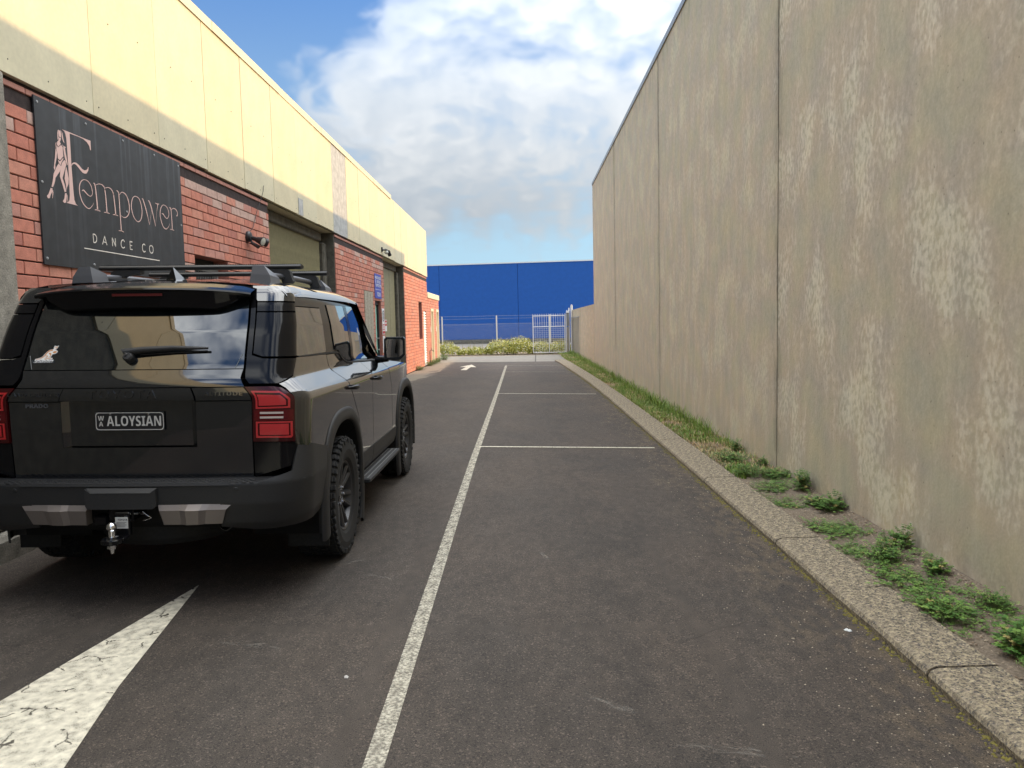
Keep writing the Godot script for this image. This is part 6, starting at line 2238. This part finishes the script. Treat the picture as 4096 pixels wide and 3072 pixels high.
func gates() -> void:
	# the leaf that still stands across the opening
	var t := thing("mesh_gate", "pale galvanised gate leaf with upright bars above square mesh", "gate", Vector3(0, 0, -39.5))
	var g: Material = mat("bright_steel", lin(0.70, 0.70, 0.69), 0.5)
	var mb := MB.new()
	for x in [0.53, 1.35, 2.15]:
		mb = MB.new()
		mb.tube([Vector3(x, 0.03, 0), Vector3(x, 1.95, 0)], 0.022, 8)
		obj("upright", mb, g, t)
	for y in [0.05, 1.37, 1.92]:
		mb = MB.new()
		mb.tube([Vector3(0.53, y, 0), Vector3(2.15, y, 0)], 0.02, 8)
		obj("rail", mb, g, t)
	for i in 15:
		mb = MB.new()
		var x := 0.53 + 0.1157 * i
		mb.tube([Vector3(x, 1.37, 0.012), Vector3(x, 2.03, 0.012)], 0.009, 6)
		obj("bar", mb, g, t)
	mb = MB.new()
	for i in 15:
		var x := 0.53 + 0.1157 * i
		mb.tube([Vector3(x, 0.05, 0.0), Vector3(x, 1.37, 0.0)], 0.0035, 4, false)
	for i in 12:
		var y := 0.12 + 0.105 * i
		mb.tube([Vector3(0.53, y, 0.004), Vector3(2.15, y, 0.004)], 0.0035, 4, false)
	stuff(obj("square_mesh", mb, g, t))
	# gate posts
	t = thing("gate_post", "thick round galvanised gate post, tallest of the posts by the low wall", "post", Vector3(2.50, 0, -39.4))
	mb = MB.new()
	mb.tube([Vector3(0, -0.1, 0), Vector3(0, 2.40, 0), Vector3(0, 2.47, 0)], [0.057, 0.057, 0.02], 14)
	obj("pipe", mb, g, t)
	t = thing("gate_post", "thin round galvanised post between the letterbox post and thickest gate post", "post", Vector3(2.37, 0, -39.45))
	mb = MB.new()
	mb.tube([Vector3(0, -0.1, 0), Vector3(0, 2.27, 0), Vector3(0, 2.32, 0)], [0.030, 0.030, 0.01], 12)
	obj("pipe", mb, g, t)
	t = thing("letterbox_post", "grey square post with a grey-green box and white pitched top", "post", Vector3(2.25, 0, -39.45))
	mb = MB.new()
	mb.bbox(Vector3(-0.055, -0.1, -0.05), Vector3(-0.005, 2.02, 0.05), 0.008)
	obj("post", mb, g, t)
	mb = MB.new()
	mb.bbox(Vector3(0.0, 1.38, -0.12), Vector3(0.10, 2.05, 0.10), 0.01)
	obj("box", mb, M.grey_metal, t)
	mb = MB.new()
	mb.prism(PackedVector2Array([Vector2(-0.03, 2.052), Vector2(0.12, 2.052), Vector2(0.12, 2.11), Vector2(0.0, 2.19)]), 0.12, 0.26)
	obj("lid", mb, M.white_trim, t)
	mb = MB.new()
	mb.bbox(Vector3(0.01, -0.1, -0.06), Vector3(0.085, 1.33, 0.05), 0.01)
	obj("timber_stump", mb, M.weathered_board, t)
	# the other leaf, folded back along the low wall
	t = thing("folded_gate", "dull steel gate leaf folded back against the low concrete wall", "gate", Vector3(2.49, 0, -39.3))
	for q in [[Vector3(0, 1.80, 0), Vector3(0.02, 1.80, 4.9)], [Vector3(0, 0.03, 0), Vector3(0.02, 0.03, 4.9)]]:
		mb = MB.new()
		mb.tube([q[0], q[1]], 0.018, 8)
		obj("rail", mb, M.grey_metal, t)
	for i in 7:
		mb = MB.new()
		var z := 0.1 + 0.8 * i
		mb.tube([Vector3(0.0, 0.03, z), Vector3(0.0, 1.80, z)], 0.014, 8)
		obj("bar", mb, M.grey_metal, t)

# ---------------------------------------------------------------- the strip of soil, grass and weeds between the kerb and the wall
func soil_y(x: float, z: float, n: FastNoiseLite) -> float:
	var k := kerb_x(z)
	var u := clampf((x - k.y) / maxf(2.55 - k.y, 0.1), 0.0, 1.0)
	return 0.012 + 0.05 * u * sstep(-16.0, -3.0, z) + 0.022 * n.get_noise_2d(x * 3.0, z * 3.0)

func verge() -> void:
	var n := noise(111, 0.8, 3)
	var mb := MB.new()
	var rows := 190
	var cols := 7
	var P := func(i: int, j: int) -> Vector3:
		var z := 4.0 - 44.3 * i / rows
		var k := kerb_x(maxf(z, -32.2))
		var x0 := k.y - 0.01 if z > -32.3 else 1.75 + (-32.3 - z) * 0.06
		var x := lerpf(x0, 2.60, float(j) / (cols - 1))
		return Vector3(x, soil_y(x, z, n), z)
	for i in rows:
		for j in cols - 1:
			mb.face(P.call(i, j), P.call(i, j + 1), P.call(i + 1, j + 1), P.call(i + 1, j), Vector3.UP)
	struct_(obj("soil_strip", mb, M.soil))
	# moss and dirt in the gutter
	mb = MB.new()
	mb.use_col = true
	var mn := noise(112, 1.5, 3)
	for i in 5200:
		var z := -2.0 - 26.0 * pow(rng.randf(), 1.5)
		var v := mn.get_noise_1d(z * 1.2)
		if rng.randf() > 0.62 + v:
			continue
		var x := kerb_x(z).x + 0.012 - absf(rng.randfn(0.0, 0.022)) * (1.0 + 0.8 * v)
		var s := rng.randf_range(0.004, 0.011)
		mb.c = Color(0.11, 0.095, 0.025).lerp(Color(0.19, 0.16, 0.03), rng.randf()) if rng.randf() < 0.7 else Color(0.10, 0.075, 0.05)
		tuft(mb, Vector3(x, road_y(x) + 0.001, z), s)
	var vc := mat("verge_colour", Color.WHITE, 0.85)
	vc.vertex_color_use_as_albedo = true
	stuff(obj("gutter_moss", mb, vc))
	grass_blades()
	weeds()

func tuft(mb: MB, p: Vector3, s: float) -> void:
	# a low four-sided pebble of moss or grit
	var h := s * rng.randf_range(0.5, 1.1)
	var a := rng.randf() * TAU
	var top := p + Vector3(0, h, 0)
	for k in 4:
		var d0 := Vector3(cos(a + k * PI / 2), 0, sin(a + k * PI / 2))
		var d1 := Vector3(cos(a + (k + 1) * PI / 2), 0, sin(a + (k + 1) * PI / 2))
		mb.tri(top, p + d0 * s, p + d1 * s, Vector3.UP, (d0 + Vector3.UP * 0.5).normalized(), (d1 + Vector3.UP * 0.5).normalized())

func blade_mesh() -> ArrayMesh:
	var mb := MB.new()
	var w := 0.5
	var q := [Vector3(0, 0, 0), Vector3(0, 0.5, 0.08), Vector3(0, 0.85, 0.25), Vector3(0, 1.0, 0.45)]
	var ws := [0.05, 0.045, 0.03, 0.0]
	for i in 3:
		mb.face(q[i] - Vector3(ws[i], 0, 0), q[i] + Vector3(ws[i], 0, 0), q[i + 1] + Vector3(ws[i + 1], 0, 0), q[i + 1] - Vector3(ws[i + 1] + 1e-4, 0, 0), Vector3(0, 0.3, -1))
	return mb.mesh()

func grass_blades() -> void:
	var n := noise(113, 0.5, 3)
	var sn := noise(111, 0.8, 3)
	var gm := mat("grass", Color.WHITE, 0.6)
	gm.vertex_color_use_as_albedo = true
	gm.backlight_enabled = true
	gm.backlight = Color(0.4, 0.4, 0.4)
	var me := blade_mesh()
	for kind in 2:
		var xf := []
		var cs := []
		var tries := 34000 if kind == 0 else 16000
		for i in tries:
			var z := -6.8 - 33.0 * pow(rng.randf(), 1.25)
			var k := kerb_x(maxf(z, -32.2))
			var x := rng.randf_range(k.y + 0.005, 2.54)
			var v := n.get_noise_2d(x * 2.0, z * 0.9)
			var lush := sstep(-7.5, -10.5, z) * 0.55 + 0.22
			if kind == 0 and v < 0.34 - lush:
				continue
			if kind == 1 and (v > 0.12 or z > -7.6):
				continue
			var h := rng.randf_range(0.03, 0.075)
			if kind == 0 and rng.randf() < 0.10 * sstep(-8.0, -11.0, z):
				h = rng.randf_range(0.10, 0.24)
				x = lerpf(x, 2.52, 0.7)
			var wd := rng.randf_range(0.05, 0.09)
			var b := Basis(Vector3.UP, rng.randf() * TAU) * Basis(Vector3.RIGHT, rng.randf_range(-0.2, 0.5 if kind == 0 else 1.2))
			xf.append(Transform3D(b.scaled_local(Vector3(wd, h, h)), Vector3(x, soil_y(x, z, sn) - 0.004, z)))
			if kind == 0:
				cs.append(Color(0.09, 0.19, 0.025).lerp(Color(0.26, 0.34, 0.055), rng.randf()))
			else:
				cs.append(Color(0.42, 0.28, 0.14).lerp(Color(0.58, 0.46, 0.24), rng.randf()))
		var mm := MultiMesh.new()
		mm.transform_format = MultiMesh.TRANSFORM_3D
		mm.use_colors = true
		mm.mesh = me
		mm.instance_count = xf.size()
		for i in xf.size():
			mm.set_instance_transform(i, xf[i])
			mm.set_instance_color(i, cs[i])
		var o := MultiMeshInstance3D.new()
		o.name = ["grass", "dry_grass"][kind]
		o.multimesh = mm
		o.material_override = gm
		add_child(o)
		stuff(o)

func leaflet(mb: MB, at: Vector3, turn: float, l: float, w: float, tilt: float) -> void:
	var dir := Vector3(cos(turn), tilt, sin(turn)).normalized()
	var sd := dir.cross(Vector3.UP).normalized()
	var up := sd.cross(dir).normalized()
	if up.y < 0.0: up = -up
	var m := at + dir * l * 0.55 + up * l * 0.06
	var e := at + dir * l
	mb.tri(at, m + sd * w, m - sd * w, (up - dir * 0.2).normalized(), (up + sd * 0.3).normalized(), (up - sd * 0.3).normalized())
	mb.tri(m + sd * w, e + sd * w * 0.4, m - sd * w, (up + sd * 0.3).normalized(), (up + dir * 0.3).normalized(), (up - sd * 0.3).normalized())
	mb.tri(m - sd * w, e + sd * w * 0.4, e - sd * w * 0.4, (up - sd * 0.3).normalized(), (up + dir * 0.3).normalized(), (up + dir * 0.3).normalized())

# kinds: 0 trailing clover, 1 upright leafy stems, 2 feathery rosette with grass, 3 thin creeper
func weed_mesh(sd: int, kind: int, spread: float, hgt: float, stems: int) -> ArrayMesh:
	var r := RandomNumberGenerator.new()
	r.seed = sd
	var mb := MB.new()
	mb.use_col = true
	var pulls := []
	for i in 5:
		pulls.append(Vector2(r.randfn(0.0, 0.45), r.randfn(0.0, 0.45)) * spread)
	for i in stems:
		var c: Vector2 = pulls[r.randi() % pulls.size()]
		var root := Vector3(c.x * 0.6 + r.randfn(0, 0.10) * spread, 0, c.y * 0.6 + r.randfn(0, 0.10) * spread)
		var a := r.randf() * TAU
		var reach := spread * r.randf_range(0.15, 0.60)
		var high := hgt * r.randf_range(0.25, 1.0) * (1.0 if r.randf() < 0.8 else 1.35)
		var tip := root + Vector3(cos(a) * reach, high, sin(a) * reach)
		var mid := root.lerp(tip, 0.5) + Vector3(0, high * 0.25, 0)
		var young := r.randf()
		var green := Color(0.055, 0.15, 0.022).lerp(Color(0.20, 0.33, 0.06), young * young)
		if r.randf() < 0.05:
			green = Color(0.36, 0.30, 0.10)
		mb.c = Color(0.16, 0.20, 0.07)
		mb.tube([root, mid, tip], 0.0011, 3, false)
		mb.c = green
		var nodes := 3 if kind == 1 else 2
		for k in nodes:
			var u := lerpf(0.45, 1.0, (k + 1.0) / nodes)
			var at := root.lerp(mid, u * 2.0) if u < 0.5 else mid.lerp(tip, u * 2.0 - 1.0)
			var t0 := r.randf() * TAU
			if kind == 2:
				for q in 5:
					leaflet(mb, at, t0 + q * 1.3, r.randf_range(0.012, 0.030), 0.0022, r.randf_range(-0.2, 0.7))
			else:
				var n := 3 if kind != 1 else 4
				var l := r.randf_range(0.009, 0.017) * (1.35 if kind == 1 else 1.0)
				for q in n:
					leaflet(mb, at, t0 + q * TAU / n + r.randf_range(-0.2, 0.2), l, l * 0.42, r.randf_range(-0.15, 0.35))
	return mb.mesh()

func weeds() -> void:
	var sn := noise(111, 0.8, 3)
	var wm := mat("weed_leaf", Color.WHITE, 0.55)
	wm.vertex_color_use_as_albedo = true
	wm.backlight_enabled = true
	wm.backlight = Color(0.35, 0.35, 0.35)
	var kinds := [weed_mesh(1, 0, 0.20, 0.085, 190), weed_mesh(2, 0, 0.26, 0.060, 210), weed_mesh(3, 1, 0.15, 0.17, 95), weed_mesh(4, 3, 0.26, 0.035, 120), weed_mesh(5, 2, 0.18, 0.10, 120), weed_mesh(6, 1, 0.12, 0.13, 60), weed_mesh(7, 0, 0.17, 0.10, 150)]
	var spots := [[2.17, -3.42, 2, 1.15, "upright leafy weed at the right edge of the picture, nearest the camera"], [2.08, -3.20, 4, 0.8, "small feathery yellowish weed at the kerb's back edge, lowest in the picture"],
		[2.10, -3.90, 0, 1.25, "bright green bushy weed overhanging the kerb in the right foreground"], [2.36, -3.93, 6, 0.9, "grey-green weed against the wall, second from the camera"],
		[2.12, -4.42, 1, 1.1, "wide clover-like patch at the kerb, just beyond the bushy overhanging weed"], [2.34, -4.50, 5, 0.9, "thin-stemmed weed against the wall level with the widest clover patch"],
		[2.20, -4.80, 6, 1.2, "dense round clover clump in the middle of the strip"], [2.41, -5.00, 2, 0.8, "leafy stems at the foot of the wall past the round clump"],
		[2.10, -5.05, 3, 0.9, "thin creeper on bare soil beside the round clump"], [2.14, -5.50, 1, 1.0, "dark green clover patch at the kerb past the bare soil"],
		[2.42, -6.10, 2, 0.95, "tall pair-leaved weed standing alone against the wall"], [2.30, -6.22, 5, 1.0, "short stems beside the tall lone weed"], [2.16, -6.35, 3, 1.1, "flat creeper between the tall lone weed and the kerb"],
		[2.40, -6.78, 2, 1.05, "leafy weed against the wall just before the nearest panel joint"], [2.22, -6.90, 1, 1.1, "clover patch between the kerb and the leafy weed before the joint"], [2.33, -7.42, 0, 1.2, "mid-green weed clump right at the nearest wall joint"], [2.14, -7.55, 4, 1.3, "feathery patch at the kerb opposite the nearest wall joint"],
		[2.38, -7.95, 5, 0.9, "sparse upright weed against the wall just past the nearest joint"], [2.2, -8.3, 0, 1.3, "broad weed mound where the grass begins"], [2.42, -8.9, 2, 0.8, "last upright weed against the wall before the dry grass"]]
	for q in spots:
		var b := Basis(Vector3.UP, rng.randf() * TAU).scaled(Vector3(q[3] * rng.randf_range(0.7, 0.9), q[3] * rng.randf_range(0.65, 0.95), q[3] * rng.randf_range(0.9, 1.3)))
		var o := put("weed", kinds[q[2]], wm, self, Transform3D(b, Vector3(minf(q[0] + 0.06, 2.45), soil_y(q[0], q[1], sn) - 0.005, q[1])))
		tag(o, q[4], "weed", "weeds along the foot of the wall")
	for q in [[-3.72, -27.4, 3.0, "yellow-green tuft at the sunlit foot of the brick wall, left of the slim window"], [-3.70, -30.2, 3.2, "green tuft at the foot of the white louvred vent"], [-3.68, -31.6, 3.6, "wide grassy tuft between the tap and the nearer cream door"], [-3.66, -33.6, 3.4, "grassy tuft between the two cream doors"], [-3.60, -35.4, 3.8, "grassy tuft at the far corner of the brick building"]]:
		var b := Basis(Vector3.UP, rng.randf() * TAU).scaled(Vector3(1.0, 1.2, 1.6) * (float(q[2]) * 0.45))
		var o := put("weed", kinds[4], wm, self, Transform3D(b, Vector3(q[0], road_y(q[0]) - 0.01, q[1])))
		tag(o, q[3], "weed", "tufts along the foot of the brick wall")
	# low seedlings that cover the soil between them
	var mb := MB.new()
	mb.use_col = true
	var n := noise(114, 0.9, 3)
	for i in 9000:
		var z := -2.7 - 8.0 * rng.randf()
		var k := kerb_x(z)
		var x := rng.randf_range(k.y + 0.005, 2.53)
		if n.get_noise_2d(x * 1.6, z * 1.2) < 0.10 - 0.05 * (2.5 - x) - 0.35 * sstep(-7.0, -10.0, z):
			continue
		mb.c = Color(0.06, 0.15, 0.02).lerp(Color(0.22, 0.34, 0.07), pow(rng.randf(), 2.0))
		var p := Vector3(x, soil_y(x, z, sn) + rng.randf_range(0.002, 0.028), z)
		var t0 := rng.randf() * TAU
		var l := rng.randf_range(0.006, 0.013)
		for q in 3:
			leaflet(mb, p, t0 + q * TAU / 3.0, l, l * 0.42, rng.randf_range(-0.1, 0.3))
	stuff(obj("ground_cover", mb, wm))

func litter() -> void:
	var vc: Material = M.verge_colour
	# grit and bark scattered on the soil and in the gutter
	var mb := MB.new()
	mb.use_col = true
	var sn := noise(111, 0.8, 3)
	for i in 4200:
		var z := -2.4 - 14.0 * pow(rng.randf(), 1.6)
		var k := kerb_x(z)
		var x := rng.randf_range(k.y, 2.54)
		mb.c = Color(0.42, 0.34, 0.24).lerp(Color(0.16, 0.11, 0.07), rng.randf())
		tuft(mb, Vector3(x, soil_y(x, z, sn), z), rng.randf_range(0.003, 0.010))
	stuff(obj("soil_grit", mb, vc))
	mb = MB.new()
	mb.use_col = true
	for i in 1500:
		var z := -2.2 - 12.0 * pow(rng.randf(), 1.4)
		var x := 1.70 - absf(rng.randfn(0.0, 0.28))
		mb.c = Color(0.40, 0.34, 0.25) if rng.randf() < 0.5 else Color(0.04, 0.035, 0.03)
		tuft(mb, Vector3(x, road_y(x) + 0.001, z), rng.randf_range(0.0015, 0.005))
	stuff(obj("road_grit", mb, vc))
	# single bits lying about
	var bits := [[Vector3(1.63, 0, -3.86), 0.022, Color(0.62, 0.64, 0.62), "crumpled white scrap lying in the mossy gutter"], [Vector3(1.50, 0, -2.62), 0.018, Color(0.55, 0.53, 0.46), "pale chip of stone on the asphalt in the right foreground"], [Vector3(-0.83, 0, -3.36), 0.016, Color(0.45, 0.43, 0.40), "flat pale leaf on the asphalt left of the lane line"]]
	for q in bits:
		var p: Vector3 = q[0]
		var b := MB.new()
		b.use_col = true
		b.c = q[2]
		for k in 5:
			tuft(b, Vector3(rng.randf_range(-1, 1), 0, rng.randf_range(-1, 1)) * q[1] * 0.5, q[1] * 0.6)
		var o := obj("scrap", b, vc)
		o.position = Vector3(p.x, road_y(p.x) + 0.002, p.z)
		tag(o, q[3], "litter")
